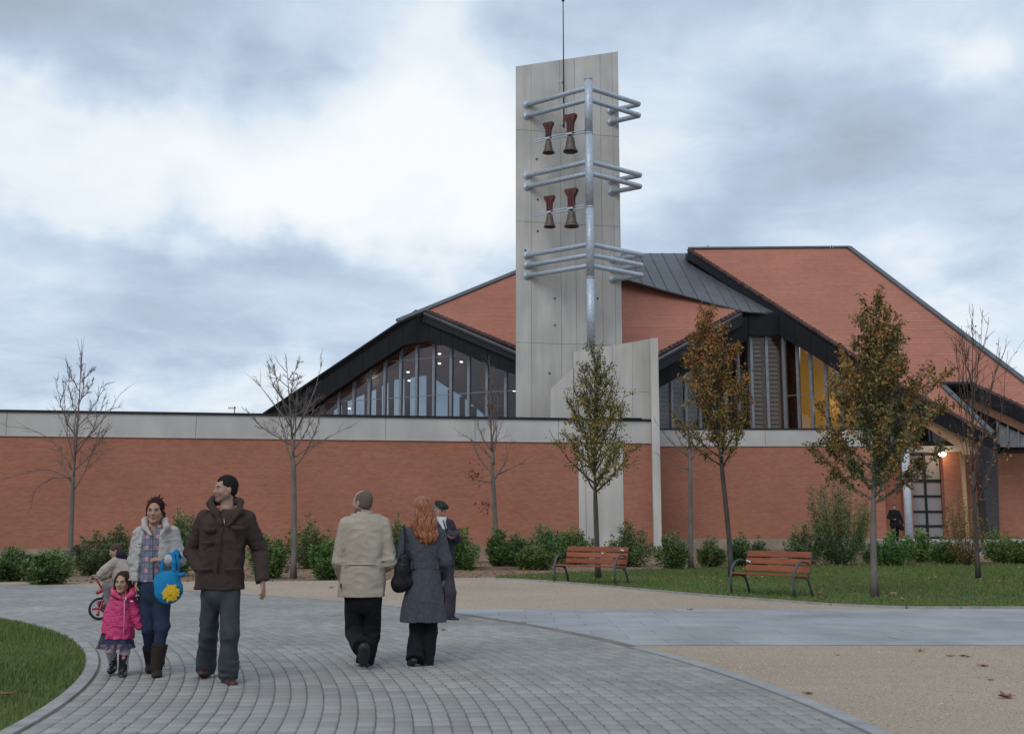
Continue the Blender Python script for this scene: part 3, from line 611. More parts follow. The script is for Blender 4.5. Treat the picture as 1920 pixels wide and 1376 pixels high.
# porch lamp
lp = W(1767, 851, YW - .25); lampo = empty('porch_lamp', tuple(lp)); tag(lampo, 'lit oval bulkhead lamp under the lintel above the church door', 'lamp')
MB(True).lathe((0, 0, 0), [(.001, .13), (.17, .10), (.21, 0), (.15, -.10), (.001, -.14)], 16).build('glass_globe', emit_mat('porch_glow', (1, .80, .50), 16), lampo)
MB().box((0, .1, .14), (.3, .3, .06)).build('mounting_plate', BLACK, lampo)
pl = bpy.data.lights.new('porch_light', 'POINT'); pl.energy = 28; pl.color = (1, .62, .30); pl.shadow_soft_size = .2
o = bpy.data.objects.new('porch_light', pl); COL.objects.link(o); o.location = lp + np.array((0, -.5, -.25))
# antenna on a far building behind the wall
an = empty('tv_antenna', tuple(W(439, 790, 75.) * (1, 1, 0))); tag(an, 'thin tv antenna poking up behind the black coping left of the church', 'antenna')
az = W(439, 762, 75.)[2]; MB(True).tube([(0, 0, 0), (0, 0, az)], .03, 6).build('mast', BLACK, an); MB(True).tube([(-.45, 0, az - .1), (.1, 0, az - .1)], .018, 5).build('boom', BLACK, an)
for i in range(5): MB(True).tube([(-.42 + i * .12, -.1, az - .1 - .12), (-.42 + i * .12, .1, az - .1 + .12)], .012, 5).build('element', BLACK, an)

def skirt(a, b, drop, back, name='verge_board'):
    a = a - cl - (0, 0, .06); b = b - cl - (0, 0, .06); dz = np.array((0, 0, -drop)); bk = np.array((0, back, 0))
    MB().hexa([a + dz, b + dz, b + dz + bk, a + dz + bk, a, b, b + bk, a + bk]).build(name, BLACK, church)
skirt(H2p(1290, 470), H2p(1460, 579), .55, 1.2); skirt(H2p(1460, 579), H2p(1684, 723), 1.0, 1.0); skirt(H2p(1684, 723), H2p(1862, 820), .5, .4)
skirt(H1p(1232, 670), H1p(1392, 584), .8, .5); skirt(H1p(793, 584), H1p(972, 658), .6, .5)
# ------------------------------------------------------------------ ground
def gp(*pts): return [G(*p)[:2] for p in pts]
SOIL = M('dry_soil', (.27, .17, .11), .95, col2=(.17, .105, .07), ns=2.2, det=9, bump=(18, .8, .04))
GRAV = M('fine_tan_gravel', (.45, .365, .275), .95, col2=(.32, .25, .185), ns=45, det=6, lo=.3, hi=.7, bump=(140, .9, .01), grime=.12)
def circ(p, q, r):
    A = 2 * np.array((q - p, r - p)); b = np.array((q @ q - p @ p, r @ r - p @ p)); c = np.linalg.solve(A, b); return c, float(np.linalg.norm(c - p))
CC, RI = circ(*[G(*p)[:2] for p in ((20, 1370), (158, 1232), (0, 1164))])
_, _r = 0, 0
outer = [np.linalg.norm(G(x, y)[:2] - CC) for x, y in ((1640, 1376), (1400, 1272), (1240, 1218), (850, 1150), (500, 1116))]
print('ring', CC, RI, outer)
RO = float(np.mean(outer[:4])) - .08
g = MB(); g.poly([(-400, -60, 0), (400, -60, 0), (400, 700, 0), (-400, 700, 0)]); o = g.build('ground', SOIL); tag(o, kind='structure')
def sheet(name, pts, z, mat, kind='structure'):
    m = MB(); m.poly([(p[0], p[1], z) for p in pts]); o = m.build(name, mat); tag(o, kind=kind); return o
bed = gp((0, 1093), (300, 1092), (600, 1090), (960, 1083), (1400, 1070), (1920, 1062))
sheet('gravel_path', [(-40, -3), (34, -3), (34, bed[-1][1])] + bed[::-1] + [(-40, bed[0][1])], .022, GRAV)
def arc(c, r, a0, a1, n): return [c + r * np.array((math.cos(a), math.sin(a))) for a in np.linspace(a0, a1, n)]
PAVB = M('joint_sand', (.20, .17, .135), .95, col2=(.13, .115, .095), ns=1.7, det=8)
AL, AH = math.radians(-38), math.radians(112)
RI0 = RI + .13
sheet('paved_road', arc(CC, RI0, AL, AH, 60) + arc(CC, RO, AH, AL, 80), .0245, PAVB)
road = [o for o in COL.objects if o.name == 'paved_road'][0]
# setts
SETT = M('grey_sett', (.295, .287, .27), .82, col2=(.238, .232, .22), ns=.6, det=7, bump=(60, .35, .004), rnd=.11, grime=.14)
SETTS = M('grey_setts_far', (.295, .287, .27), .82, col2=(.238, .232, .22), ns=.6, det=7, bump=(60, .35, .004), attr=True, grime=.14)
sw, sl, sh = .128, .178, .022
def sett_geo(a, b, ch=.007):
    z0, z1, z2 = 0, sh - ch, sh; x, y = a / 2, b / 2
    V = [(sx * x, sy * y, z) for z in (z0, z1) for sx, sy in ((-1, -1), (1, -1), (1, 1), (-1, 1))] + [(sx * (x - ch), sy * (y - ch), z2) for sx, sy in ((-1, -1), (1, -1), (1, 1), (-1, 1))]
    Fq = []
    for k in (0, 4):
        for i in range(4): j = (i + 1) % 4; Fq.append((k + i, k + j, k + 4 + j, k + 4 + i))
    Fq.append((8, 9, 10, 11)); return np.array(V), np.array(Fq)
SV, SF = sett_geo(sw - .008, sl - .014)
pos = []
nr = int((RO - .14 - RI0) / sw)
for i in range(nr):
    r = RI0 + .01 + (i + .5) * sw; n = int((AH - AL) * r / sl); off = (i % 2) * .5 + random.uniform(-.1, .1)
    for k in range(n):
        a = AL + (k + off) * sl / r; p = CC + r * np.array((math.cos(a), math.sin(a)))
        if p[1] < 1.5: continue
        pos.append((p[0], p[1], a, random.gauss(0, .0015), random.uniform(-.03, .03)))
pos = np.array(pos)
def proj(P):
    P = np.asarray(P) - (0, 0, CAMZ); yy = P[:, 1] * CT + P[:, 2] * ST; zz = -P[:, 1] * ST + P[:, 2] * CT
    return CX + F * P[:, 0] / yy, CY - F * zz / yy
px, py = proj(np.c_[pos[:, 0], pos[:, 1], np.zeros(len(pos))])
vis = (px > -60) & (px < 1980) & (py < 1372)
order = np.argsort(np.where(vis, -py, 1e9)); near = set(order[:300].tolist())
sme = np_mesh('sett', SV, SF); sme.materials.append(SETT)
for i in sorted(near):
    x, y, a, dz, tw = pos[i]; o = link('sett', sme, None, road); o.location = (x, y, .012 + dz); o.rotation_euler = (random.gauss(0, .006), random.gauss(0, .006), a + tw)
ids = [i for i in range(len(pos)) if i not in near]; q = pos[ids]; n = len(q)
ca, sa = np.cos(q[:, 2] + q[:, 4])[:, None], np.sin(q[:, 2] + q[:, 4])[:, None]
tx, ty = rng.normal(0, .006, (n, 1)), rng.normal(0, .006, (n, 1))
X = q[:, 0:1] + SV[:, 0] * ca - SV[:, 1] * sa; Y = q[:, 1:2] + SV[:, 0] * sa + SV[:, 1] * ca; Z = .012 + q[:, 3:4] + SV[:, 2] + tx * SV[:, 0] + ty * SV[:, 1]
V = np.stack([X, Y, Z], 2).reshape(-1, 3); Fq = (SF[None] + (np.arange(n) * 12)[:, None, None]).reshape(-1, 4)
tint = np.repeat(rng.uniform(.87, 1.12, n), 12)[:, None] * np.ones(3)
o = link('setts', np_mesh('setts', V, Fq, tint), SETTS, road); tag(o, kind='stuff')
# kerbs of stone blocks
KERB = M('pale_kerb_stone', (.32, .31, .295), .85, col2=(.23, .225, .22), ns=5, bump=(50, .4, .004), rnd=.08)
def kerb(c, r0, r1, a0, a1, ln, z0, z1, name, mat, parent=None, lab=None):
    root = empty(name, (*(c + (r0 + r1) / 2 * np.array((math.cos((a0 + a1) / 2), math.sin((a0 + a1) / 2)))), 0)) if parent is None else parent
    if parent is None: tag(root, kind='structure')
    lo_ = np.array(root.location) if parent is None else np.zeros(3)
    n = int((a1 - a0) * (r0 + r1) / 2 / ln)
    for i in range(n):
        t0, t1 = a0 + (a1 - a0) * (i + .01) / n, a0 + (a1 - a0) * (i + .99) / n; tm = (t0 + t1) / 2
        m = MB(); bot = []; topp = []
        P = [c + r * np.array((math.cos(t), math.sin(t))) for r, t in ((r0, t0), (r1, t0), (r1, tm), (r1, t1), (r0, t1), (r0, tm))]
        m.prism([np.array((p[0], p[1], z0)) - lo_ for p in P], (0, 0, z1 - z0)); m.build('kerb_stone', mat, root)
    return root
kerb(CC, RI + .01, RI + .12, AL * .6, math.radians(75), .5, 0, .044, 'grass_kerb', KERB)
a_lo = math.atan2(*(G(1235, 1216)[:2] - CC)[::-1]); a_hi = math.atan2(*(G(850, 1150)[:2] - CC)[::-1])
kerb(CC, RO - .13, RO, AL * .8, a_lo, .6, 0, .035, 'road_edge_strip', M('grey_edge_stone', (.31, .315, .32), .8, col2=(.25, .255, .26), ns=4, rnd=.06))
kerb(CC, RO - .08, RO, a_hi, math.radians(108), .8, 0, .036, 'road_edge_strip', KERB)
# smooth slab path to the right
SLAB = M('blue_grey_slab', (.325, .332, .342), .75, col2=(.25, .257, .265), ns=1.1, bump=(70, .2, .003), rnd=.07, grime=.1)
Y0s, Y1s = G(1400, 1214)[1], G(1400, 1145)[1]
pathb = sheet('slab_path', [(-1.5, Y0s), (30, Y0s), (30, Y1s), (-1.5, Y1s)], .0255, PAVB)
nrow = 9; dy = (Y1s - Y0s) / nrow; sx = .8
def hclip(poly, p, n_):
    o = []
    for i in range(len(poly)):
        a, b = np.array(poly[i]), np.array(poly[(i + 1) % len(poly)]); da, db = (a - p) @ n_, (b - p) @ n_
        if da >= 0: o.append(a)
        if da * db < 0: o.append(a + (b - a) * da / (da - db))
    return o
for j in range(nrow):
    x = -3.0 + (j % 2) * .4; y = Y0s + j * dy
    while x < 16:
        g_ = .003; q = [(x + g_, y + g_), (x + sx - g_, y + g_), (x + sx - g_, y + dy - g_), (x + g_, y + dy - g_)]
        cc = np.mean(q, axis=0); u_ = (cc - CC) / np.linalg.norm(cc - CC); q = hclip(q, CC + u_ * (RO + .01), u_)
        if len(q) > 2:
            ar = abs(sum(q[k][0] * q[(k + 1) % len(q)][1] - q[(k + 1) % len(q)][0] * q[k][1] for k in range(len(q)))) / 2
            if ar > .02: MB().prism([(p[0], p[1], .010) for p in q], (0, 0, .022 + random.uniform(-.001, .001))).build('slab', SLAB, pathb)
        x += sx
kerb_l = G(1400, 1145)
# thin stone edging between gravel and lawn
lawn_f = gp((930, 1087), (1030, 1092), (1120, 1100), (1300, 1117), (1440, 1128), (1560, 1137), (1700, 1143), (1800, 1143), (1960, 1143), (2200, 1143))
lawn_b = gp((930, 1081), (1100, 1073), (1250, 1068), (1400, 1064), (1700, 1058), (2000, 1052), (2200, 1052))
ed = empty('lawn_edging', (float(lawn_f[3][0]), float(lawn_f[3][1]), 0)); tag(ed, kind='structure')
for a, b in zip(lawn_f, lawn_f[1:]):
    n = max(1, int(np.linalg.norm(b - a) / 1.0))
    for i in range(n):
        p = a + (b - a) * (i + .01) / n; q_ = a + (b - a) * (i + .99) / n
        MB().bar(np.array((*p, .03)) - np.array(ed.location), np.array((*q_, .03)) - np.array(ed.location), .09, .05).build('edging_stone', KERB, ed)
GRS = M('lawn_soil', (.10, .13, .035), .95, col2=(.07, .10, .03), ns=3, det=8, bump=(60, .8, .03))
lawn_r = [tuple(p) for p in lawn_f] + [tuple(p) for p in lawn_b[::-1]]
sheet('lawn_ground', lawn_r, .026, GRS)
lawn_l = [tuple(p) for p in arc(CC, RI, math.radians(-35), math.radians(80), 50)] + [(-22, RI + CC[1] - 1), (-22, 0), (-6, -2)]
sheet('lawn_ground', lawn_l, .03, GRS)
def inpoly(P, poly):
    x, y = P[:, 0], P[:, 1]; r = np.zeros(len(P), bool); n = len(poly)
    for i in range(n):
        x1, y1 = poly[i]; x2, y2 = poly[(i + 1) % n]
        c = ((y1 > y) != (y2 > y)); xi = (x2 - x1) * (y - y1) / (y2 - y1 + 1e-12) + x1; r ^= c & (x < xi)
    return r
def scatter(poly, n, x0, x1, y0, y1):
    P = np.c_[rng.uniform(x0, x1, n), rng.uniform(y0, y1, n)]; return P[inpoly(P, poly)]
def patch(P, s, seed):
    r = np.random.default_rng(seed); v = np.zeros(len(P))
    for k in range(7):
        d = r.normal(size=2); d /= np.linalg.norm(d); v += np.sin(P @ d * s * r.uniform(.5, 2.2) + r.uniform(0, 6)) / 2.6
    return v
def grass(name, P, h, wd, z, base, alt, kind='stuff'):
    n = len(P); a = rng.uniform(0, 2 * np.pi, n); hh = h * rng.uniform(.5, 1.25, n) * (1 + .22 * patch(P, 1.3, 3)); le = rng.uniform(.15, .8, n) * hh; b = rng.uniform(0, 2 * np.pi, n)
    ww = wd * rng.uniform(.6, 1.3, n); dx, dy = np.cos(a) * ww / 2, np.sin(a) * ww / 2; zc = np.full(n, z)
    v0 = np.c_[P[:, 0] - dx, P[:, 1] - dy, zc]; v1 = np.c_[P[:, 0] + dx, P[:, 1] + dy, zc]
    m0 = np.c_[P[:, 0] - dx * .7 + np.cos(b) * le * .3, P[:, 1] - dy * .7 + np.sin(b) * le * .3, zc + hh * .6]; m1 = m0 + np.c_[dx, dy, 0 * dx] * 1.4
    t = np.c_[P[:, 0] + np.cos(b) * le, P[:, 1] + np.sin(b) * le, zc + hh]
    V = np.stack([v0, v1, m1, m0, t], 1).reshape(-1, 3); k = (np.arange(n) * 5)[:, None]
    T = np.concatenate([k + np.array([[0, 1, 2]]), k + np.array([[0, 2, 3]]), k + np.array([[3, 2, 4]])])
    mixv = np.clip(.5 + .35 * patch(P, .9, 5) + rng.normal(0, .25, n), 0, 1)[:, None]; c = np.array(base) * (1 - mixv) + np.array(alt) * mixv
    dry = rng.random(n) < .04 + .07 * np.clip(patch(P, 1.1, 11), 0, 1); c[dry] = (.22, .19, .08)
    o = link(name, np_mesh(name, V, T, np.repeat(c, 5, 0)), M('grass_blade', (1, 1, 1), .6, col2=(.85, .85, .85), ns=8, attr=True, spec=.25)); tag(o, 'short green grass growing on the ' + ('left verge inside the curved kerb' if 'left' in kind else 'lawn behind the benches'), 'grass', kind='stuff')
P = scatter(lawn_l, 330000, -16, CC[0] + RI, 3.5, 20.5)
d = P[:, 1]; P = P[(P[:, 0] > -.55 * P[:, 1] - .6) | (rng.random(len(P)) < .45)]
grass('grass', P, .052, .006, .03, (.082, .138, .028), (.12, .17, .034), 'left')
P = scatter(lawn_r, 150000, -1.5, 17.5, lawn_f[-1][1] - .3, lawn_b[-1][1] + .5)
grass('grass', P, .05, .013, .026, (.085, .142, .03), (.12, .165, .035), 'right')
print('grass right', len(P))
# loose pebbles
def pebbles(P, name, z, s0, s1, mat, lab):
    n = len(P); s = rng.uniform(s0, s1, (n, 1)); O = np.array([(1, 0, 0), (0, 1, 0), (-1, 0, 0), (0, -1, 0), (0, 0, .8)]); a = rng.uniform(0, 6.28, (n, 1))
    X = P[:, 0:1] + s * (O[:, 0] * np.cos(a) - O[:, 1] * np.sin(a)) * rng.uniform(.6, 1.3, (n, 5)); Y = P[:, 1:2] + s * (O[:, 0] * np.sin(a) + O[:, 1] * np.cos(a)); Z = z + s * O[:, 2] * rng.uniform(.4, .9, (n, 1))
    k = (np.arange(n) * 5)[:, None]; T = np.concatenate([k + np.array([q]) for q in ((0, 1, 4), (1, 2, 4), (2, 3, 4), (3, 0, 4))])
    c = np.repeat(rng.uniform(.55, 1.35, (n, 1)) * np.array((1, .98, .95)), 5, 0)
    o = link(name, np_mesh(name, np.stack([X, Y, Z], 2).reshape(-1, 3), T, c), mat); tag(o, lab, 'pebbles', kind='stuff')
PEB = M('pebble', (.48, .38, .295), .9, attr=True)
gr_r = [tuple(p) for p in gp((1245, 1217), (1400, 1214), (1960, 1206))] + [(9, 6), (2.4, 6)]
gr_r = [tuple(p) for p in arc(CC, RO + .02, math.radians(-8), math.radians(27), 30)] + [(16, Y0s), (16, 5.5)]
P = scatter(gr_r, 60000, 0, 8.5, 6.3, Y0s - .05); pebbles(P, 'pebbles', .023, .003, .009, PEB, 'fine loose pebbles on the gravel right of the paved road')
P = np.c_[rng.uniform(-12, 9, 26000), rng.uniform(16.5, 27, 26000)]; P = P[(np.linalg.norm(P - CC, axis=1) > RO + .1) & ~inpoly(P, lawn_r) & ~((P[:, 1] < Y1s + .05) & (P[:, 0] > -1))]
pebbles(P, 'pebbles', .023, .006, .014, PEB, 'loose pebbles on the gravel strip in front of the benches')
P = np.c_[rng.uniform(-16, 22, 16000), rng.uniform(25, 40, 16000)]; P = P[~inpoly(P, lawn_r)]
pebbles(P, 'soil_clods', .0, .012, .05, M('clod', (.17, .11, .07), .95, attr=True), 'brown soil clods and bark scattered in the planting bed')
# low timber edging in front of the bed
for (x0, x1, y0, y1, lab) in ((855, 1010, 1068, 1068, 'low weathered timber edging board along the bed behind the old man'), (880, 1040, 1057, 1056, 'upper timber edging board in the bed left of the first bench')):
    a, b = G(x0, y0), G(x1, y1); c = (a + b) / 2; e = empty('bed_edging', tuple(c)); tag(e, lab, 'edging board')
    n = 3
    for i in range(n):
        p = a + (b - a) * (i + .01) / n - c; q_ = a + (b - a) * (i + .99) / n - c
        MB().bar(p + (0, 0, .05), q_ + (0, 0, .05), .04, .10).build('board', M('weathered_board', (.20, .15, .11), .9, col2=(.14, .10, .08), ns=6), e)
# raised forecourt at the entrance
sheetb = MB().box((27.2, 57.5 , .30), (14.5, 13.0, .62)).build('entrance_terrace', CBAND); tag(sheetb, kind='structure')
# fallen leaves
LEAFB = M('dry_leaf', (.26, .12, .05), .8, col2=(.15, .07, .035), ns=18, rnd=.3)
def fallen(px, py, s, lab, z=.036, rz=None):
    g_ = G(px, py, z); r = random.Random(int(px * 7 + py)); m = MB(); n = 11; a0 = r.uniform(0, 6) if rz is None else rz; cup = r.uniform(.15, .5)
    ring_ = []
    for i in range(n):
        a = 2 * math.pi * i / n; rad = s * (1.0 if i % 2 == 0 else .55) * r.uniform(.8, 1.15); ring_.append((math.cos(a + a0) * rad, math.sin(a + a0) * rad * .8, cup * rad * (1 + r.uniform(-.5, .5)) + .004))
    m.v = [(0, 0, .004)] + ring_; m.f = [(0, 1 + i, 1 + (i + 1) % n) for i in range(n)]
    o = m.build('fallen_leaf', LEAFB); o.location = g_; tag(o, lab, 'leaf', 'dead leaves lying on the ground'); sol = o.modifiers.new('thickness', 'SOLIDIFY'); sol.thickness = .002
fallen(14, 1303, .085, 'large curled brown dead leaf lying on the left grass verge', .08)
fallen(832, 1181, .055, 'pale dead leaf on the paving just right of the redhaired woman')
for x, y, s, l in ((1515, 1300, .05, 'dark curled leaf on the gravel nearest the curved stone strip'), (1888, 1308, .075, 'large brown leaf near the right edge of the gravel'), (1844, 1248, .07, 'brown leaf with curled lobes in the middle of the scattered gravel leaves'),
                   (1857, 1275, .03, 'tiny leaf between the two large gravel leaves at the right'), (1805, 1230, .05, 'left one of two small dark leaves lying close together on gravel'), (1815, 1231, .04, 'right one of two small dark leaves lying close together on gravel'),
                   (1725, 1221, .05, 'leftmost small leaf on the gravel just below the slab path'), (1782, 1230, .05, 'small dark leaf on gravel left of the close pair'), (1294, 1144, .07, 'dark leaf on the far gravel at the slab path edge'),
                   (622, 1102, .07, 'dark leaf on the gravel left of the man in the beige coat'), (1570, 1228, .03, 'tiny leaf alone on the gravel below the middle of the slab path')):
    fallen(x, y, s, l, .024)
# ------------------------------------------------------------------ plants
BARKG = M('grey_bark', (.17, .155, .14), .9, col2=(.11, .10, .09), ns=9, stretch=(1, 1, .25), bump=(40, .6, .01))
BARKD = M('dark_bark', (.085, .07, .06), .9, col2=(.05, .042, .038), ns=9, stretch=(1, 1, .25), bump=(40, .6, .01))
TWIG = M('twig_bark', (.155, .13, .115), .9)
LEAFM = M('tree_leaf', (1, 1, 1), .6, col2=(.85, .85, .85), ns=3, attr=True, spec=.25)
SHRM = M('shrub_leaf', (1, 1, 1), .5, col2=(.8, .82, .8), ns=5, attr=True, spec=.25)
def leaf_mesh(name, C, Dr, size, asp, cols, parent, mat, droop=0.):
    """folded diamond leaves: centres C, directions Dr"""
    n = len(C); C = np.asarray(C); Dr = np.asarray(Dr); Dr = Dr / (np.linalg.norm(Dr, axis=1, keepdims=True) + 1e-9)
    r = rng.normal(size=(n, 3)); sd = np.cross(Dr, r); sd /= np.linalg.norm(sd, axis=1, keepdims=True) + 1e-9; up = np.cross(sd, Dr)
    s = (size * rng.uniform(.7, 1.25, n))[:, None]; h = s * asp / 2
    V = np.stack([C, C + Dr * s * .5 + sd * h + up * h * .5, C + Dr * s, C + Dr * s * .5 - sd * h + up * h * .5], 1).reshape(-1, 3)
    k = (np.arange(n) * 4)[:, None]; T = np.concatenate([k + np.array([[0, 1, 2]]), k + np.array([[0, 2, 3]])])
    o = link(name, np_mesh(name, V, T, np.repeat(cols, 4, 0)), mat, parent); return o
def bez(p0, p1, p2, n): t = np.linspace(0, 1, n)[:, None]; return (1 - t) ** 2 * p0 + 2 * t * (1 - t) * p1 + t * t * p2
def wob(P, a):
    Q = P.copy(); n = len(P)
    for i in range(1, n): Q[i] += rng.normal(0, a, 3) * (1, 1, .5)
    return Q
def tree(label, bx, by, topx, top, crown0, env, nl, leafn=0, leafc=None, leafs=.09, bark=BARKG, rt=.05, rise=.55, sub=6, twg=4, seed=1, sparse=None, group=None, fork=None, bend=0., leafdist=None, stemw=1.0, extra=None):
    global rng; rng = np.random.default_rng(seed)
    base = G(bx, by); Yd = base[1]; ppm = F * CT / Yd
    H = W(topx, top, Yd)[2]; z0 = W(bx, crown0, Yd)[2]; lean = (W(topx, top, Yd)[0] - base[0])
    root = empty('tree', tuple(base)); tag(root, label, 'tree', group)
    zf = z0
    def leader(z): t = z / H; return np.array((lean * t ** 1.4 + math.sin(t * 6 + seed) * .03 * H / 7 + bend * math.sin(t * 3.1), .02 * math.sin(t * 5 + seed), z))
    n = 14; LP_ = np.array([leader(H * .985 * i / (n - 1)) for i in range(n)]); rad = [rt * stemw * (1 - .35 * i / (n - 1)) if LP_[i][2] < z0 else rt * stemw * max(.06, .62 * (1 - (LP_[i][2] - z0) / (H - z0)) ** 1.1) for i in range(n)]
    rad[0] *= 1.35
    k = next(i for i in range(n) if LP_[i][2] > z0) + 1
    m = MB(True); m.tube(LP_[:k + 1], rad[:k + 1], 9); m.build('trunk', bark, root)
    cm = MB(True); cm.tube(LP_[k:], rad[k:], 6)
    envx = lambda u: np.interp(u, *zip(*env))           # half width in metres vs crown height fraction
    tips = []
    for kx in range(8 if leafn > 2000 else 3):
        uu = rng.uniform(.72, .93); a_ = leader(z0 + (H - z0) * uu); b_ = leader(H * rng.uniform(.95, 1.0)) + rng.normal(0, .10 + .35 * (1 - uu), 3) * (1, 1, .3); E = wob(bez(a_, a_ * .5 + b_ * .5 + (0, 0, -.05), b_, 6), .012); cm.tube(E, np.linspace(.011, .003, 6), 4, False); tips.append((E, 2.2 * np.linalg.norm(b_ - a_)))
    for i in range(nl):
        u0 = ((i + .3) / nl) ** 1.15 * .80; zb = z0 + (H - z0) * u0; p0 = leader(zb); az = i * 2.399 + rng.uniform(-.4, .4)
        u1 = min(.99, u0 + rise * rng.uniform(.5, 1.1) * (1 - u0) * (min(1, .55 + u0 * 2) if leafn > 2000 else 1)); R_ = envx(u1) * (rng.uniform(.6, 1.2) if leafn else rng.uniform(.72, 1.05)); ze = z0 + (H - z0) * u1
        le = leader(ze); tip = np.array((le[0] + math.cos(az) * R_, le[1] + math.sin(az) * R_, ze))
        kf = .10 if leafn > 2000 else .22; mid = p0 * .5 + tip * .5 + np.array((math.cos(az) * R_ * kf, math.sin(az) * R_ * kf, -(ze - zb) * .12))
        P_ = wob(bez(p0, mid, tip, 9), .012 * H / 6); ln = np.linalg.norm(tip - p0); r0 = rt * (.42 if leafn > 2000 else .30) * (1 - u0 * .6)
        cm.tube(P_, np.linspace(r0, .005, 9), 5); tips.append((P_, ln))
        for j in range(sub):
            t = .22 + .72 * (j + rng.random()) / sub; q0 = P_[int(t * 8)]; d = P_[min(8, int(t * 8) + 1)] - P_[max(0, int(t * 8) - 1)]; d /= np.linalg.norm(d)
            d2 = d + rng.normal(0, .55, 3) + np.array((0, 0, .12)); d2 /= np.linalg.norm(d2); l2 = ln * rng.uniform(.16, .42) * (1.15 - t * .5)
            q2 = q0 + d2 * l2; Q = wob(bez(q0, q0 + (d + d2) * l2 * .3, q2 + np.array((0, 0, l2 * .08)), 6), .012)
            cm.tube(Q, np.linspace(max(.009, r0 * .35 * (1 - t * .6)), .0035, 6), 4, False); tips.append((Q, l2))
            for kx in range(twg):
                tt = rng.uniform(.25, 1); e0 = Q[int(tt * 5)]; d3 = d2 + rng.normal(0, .6, 3); d3 /= np.linalg.norm(d3); l3 = l2 * rng.uniform(.22, .55)
                E = wob(bez(e0, e0 + d3 * l3 * .5, e0 + d3 * l3 + np.array((0, 0, l3 * .15)), 4), .008); cm.tube(E, [.0055, .0045, .0035, .0025], 3, False); tips.append((E, l3))
    if extra:
        for (x0, y0, x1, y1, x2, y2) in extra:
            a, b, c = (W(x, y, Yd) - base for x, y in ((x0, y0), (x1, y1), (x2, y2))); a[1] = 0; c[1] += rng.uniform(-.8, .8); P_ = wob(bez(a, b, c, 9), .015); cm.tube(P_, np.linspace(rt * .3, .004, 9), 5); ln = np.linalg.norm(c - a)
            for j in range(9):
                q0 = P_[rng.integers(2, 9)]; d = (c - a) / ln + rng.normal(0, .35, 3); l2 = ln * rng.uniform(.08, .2); Q = wob(bez(q0, q0 + d * l2 * .5, q0 + d * l2, 5), .012); cm.tube(Q, np.linspace(.008, .003, 5), 3, False)
    cr_ = cm.build('crown', TWIG if not leafn else bark, root)
    if leafn:
        C = []; Dd = []; wts = np.array([l for _, l in tips]); wts = wts * rng.lognormal(0, .75, len(wts)); wts = wts / wts.sum(); idx = rng.choice(len(tips), leafn, p=wts)
        U = rng.random(leafn)
        for a, t in zip(idx, U):
            Pp = tips[a][0]; m_ = len(Pp) - 1; f_ = (.08 + .92 * t) * m_; i0 = min(int(f_), m_ - 1); p = Pp[i0] + (Pp[i0 + 1] - Pp[i0]) * (f_ - i0)
            C.append(p + rng.normal(0, .045, 3)); Dd.append(rng.normal(0, .6, 3) + (0, 0, -.45))
        C = np.array(C); Dd = np.array(Dd); u = np.clip((C[:, 2] - z0) / (H - z0), 0, 1)
        if sparse is not None: keep = rng.random(len(C)) < np.interp(u, *zip(*sparse)); C, Dd, u = C[keep], Dd[keep], u[keep]
        rr = np.linalg.norm(C[:, :2] - np.c_[lean * (C[:, 2] / H) ** 1.4, 0 * C[:, 0]], axis=1)
        cols = leafc(u, rr, C); leaf_mesh('foliage', C, Dd, leafs, .55, cols, root, LEAFM)
    return root
def pal(mixf, A, B, var=.22):
    m = np.clip(mixf, 0, 1)[:, None]; A = np.array(A); B = np.array(B); n = len(m); c = A[rng.integers(0, len(A), n)] * (1 - m) + B[rng.integers(0, len(B), n)] * m
    return c * rng.uniform(1 - var, 1 + var, (n, 1))
GR = [(.075, .115, .03), (.095, .14, .04), (.12, .145, .035)]
OL = [(.22, .19, .045), (.18, .18, .045), (.30, .20, .04), (.26, .14, .035)]
RD = [(.34, .09, .035), (.42, .16, .035), (.28, .07, .035), (.24, .13, .035)]
BARE = 'young street trees in front of the wall'
tree('bare young tree at the far left with a broad open crown above the low shrubs', 131, 1072, 152, 628, 925, [(0, .9), (.15, 1.4), (.35, 1.35), (.6, .9), (.85, .45), (1, .1)], 15, seed=3, rt=.075, rise=.62, sub=7, twg=7, group=BARE,
     extra=((133, 900, 90, 860, 12, 905), (134, 880, 100, 800, 20, 800), (134, 895, 60, 890, 40, 950), (140, 840, 190, 800, 240, 745)))
tree('bare young tree between the brown jacket man and the beige coat man', 552, 1085, 538, 658, 880, [(0, .8), (.2, 1.15), (.5, 1.1), (.85, .75), (1, .25)], 14, seed=5, rt=.075, rise=.68, sub=7, twg=7, group=BARE,
     extra=((545, 800, 500, 740, 465, 700), (546, 820, 600, 740, 590, 665), (547, 860, 590, 830, 640, 800)))
t930 = tree('nearly bare tree with two tufts of dry brown leaves, in front of the left glazing', 930, 1064, 915, 660, 905, [(0, .7), (.2, .95), (.5, .65), (.85, .3), (1, .1)], 12, seed=8, rt=.085, rise=.6, sub=6, twg=5, group=BARE,
     extra=((928, 870, 900, 830, 865, 815), (930, 890, 980, 870, 1000, 850), (928, 910, 900, 895, 880, 900)))
b_ = G(930, 1064); C = []
for (x, y, n_, s_) in ((890, 888, 46, .14), (909, 945, 36, .13), (922, 760, 14, .07)):
    c = W(x, y, b_[1]) - b_
    C.append(c + rng.normal(0, s_, (n_, 3)))
C = np.concatenate(C); leaf_mesh('dry_leaves', C, rng.normal(0, .5, C.shape) + (0, 0, -.8), .12, .5, pal(np.ones(len(C)), GR, [(.15, .05, .03), (.20, .08, .04)]), t930, LEAFM)
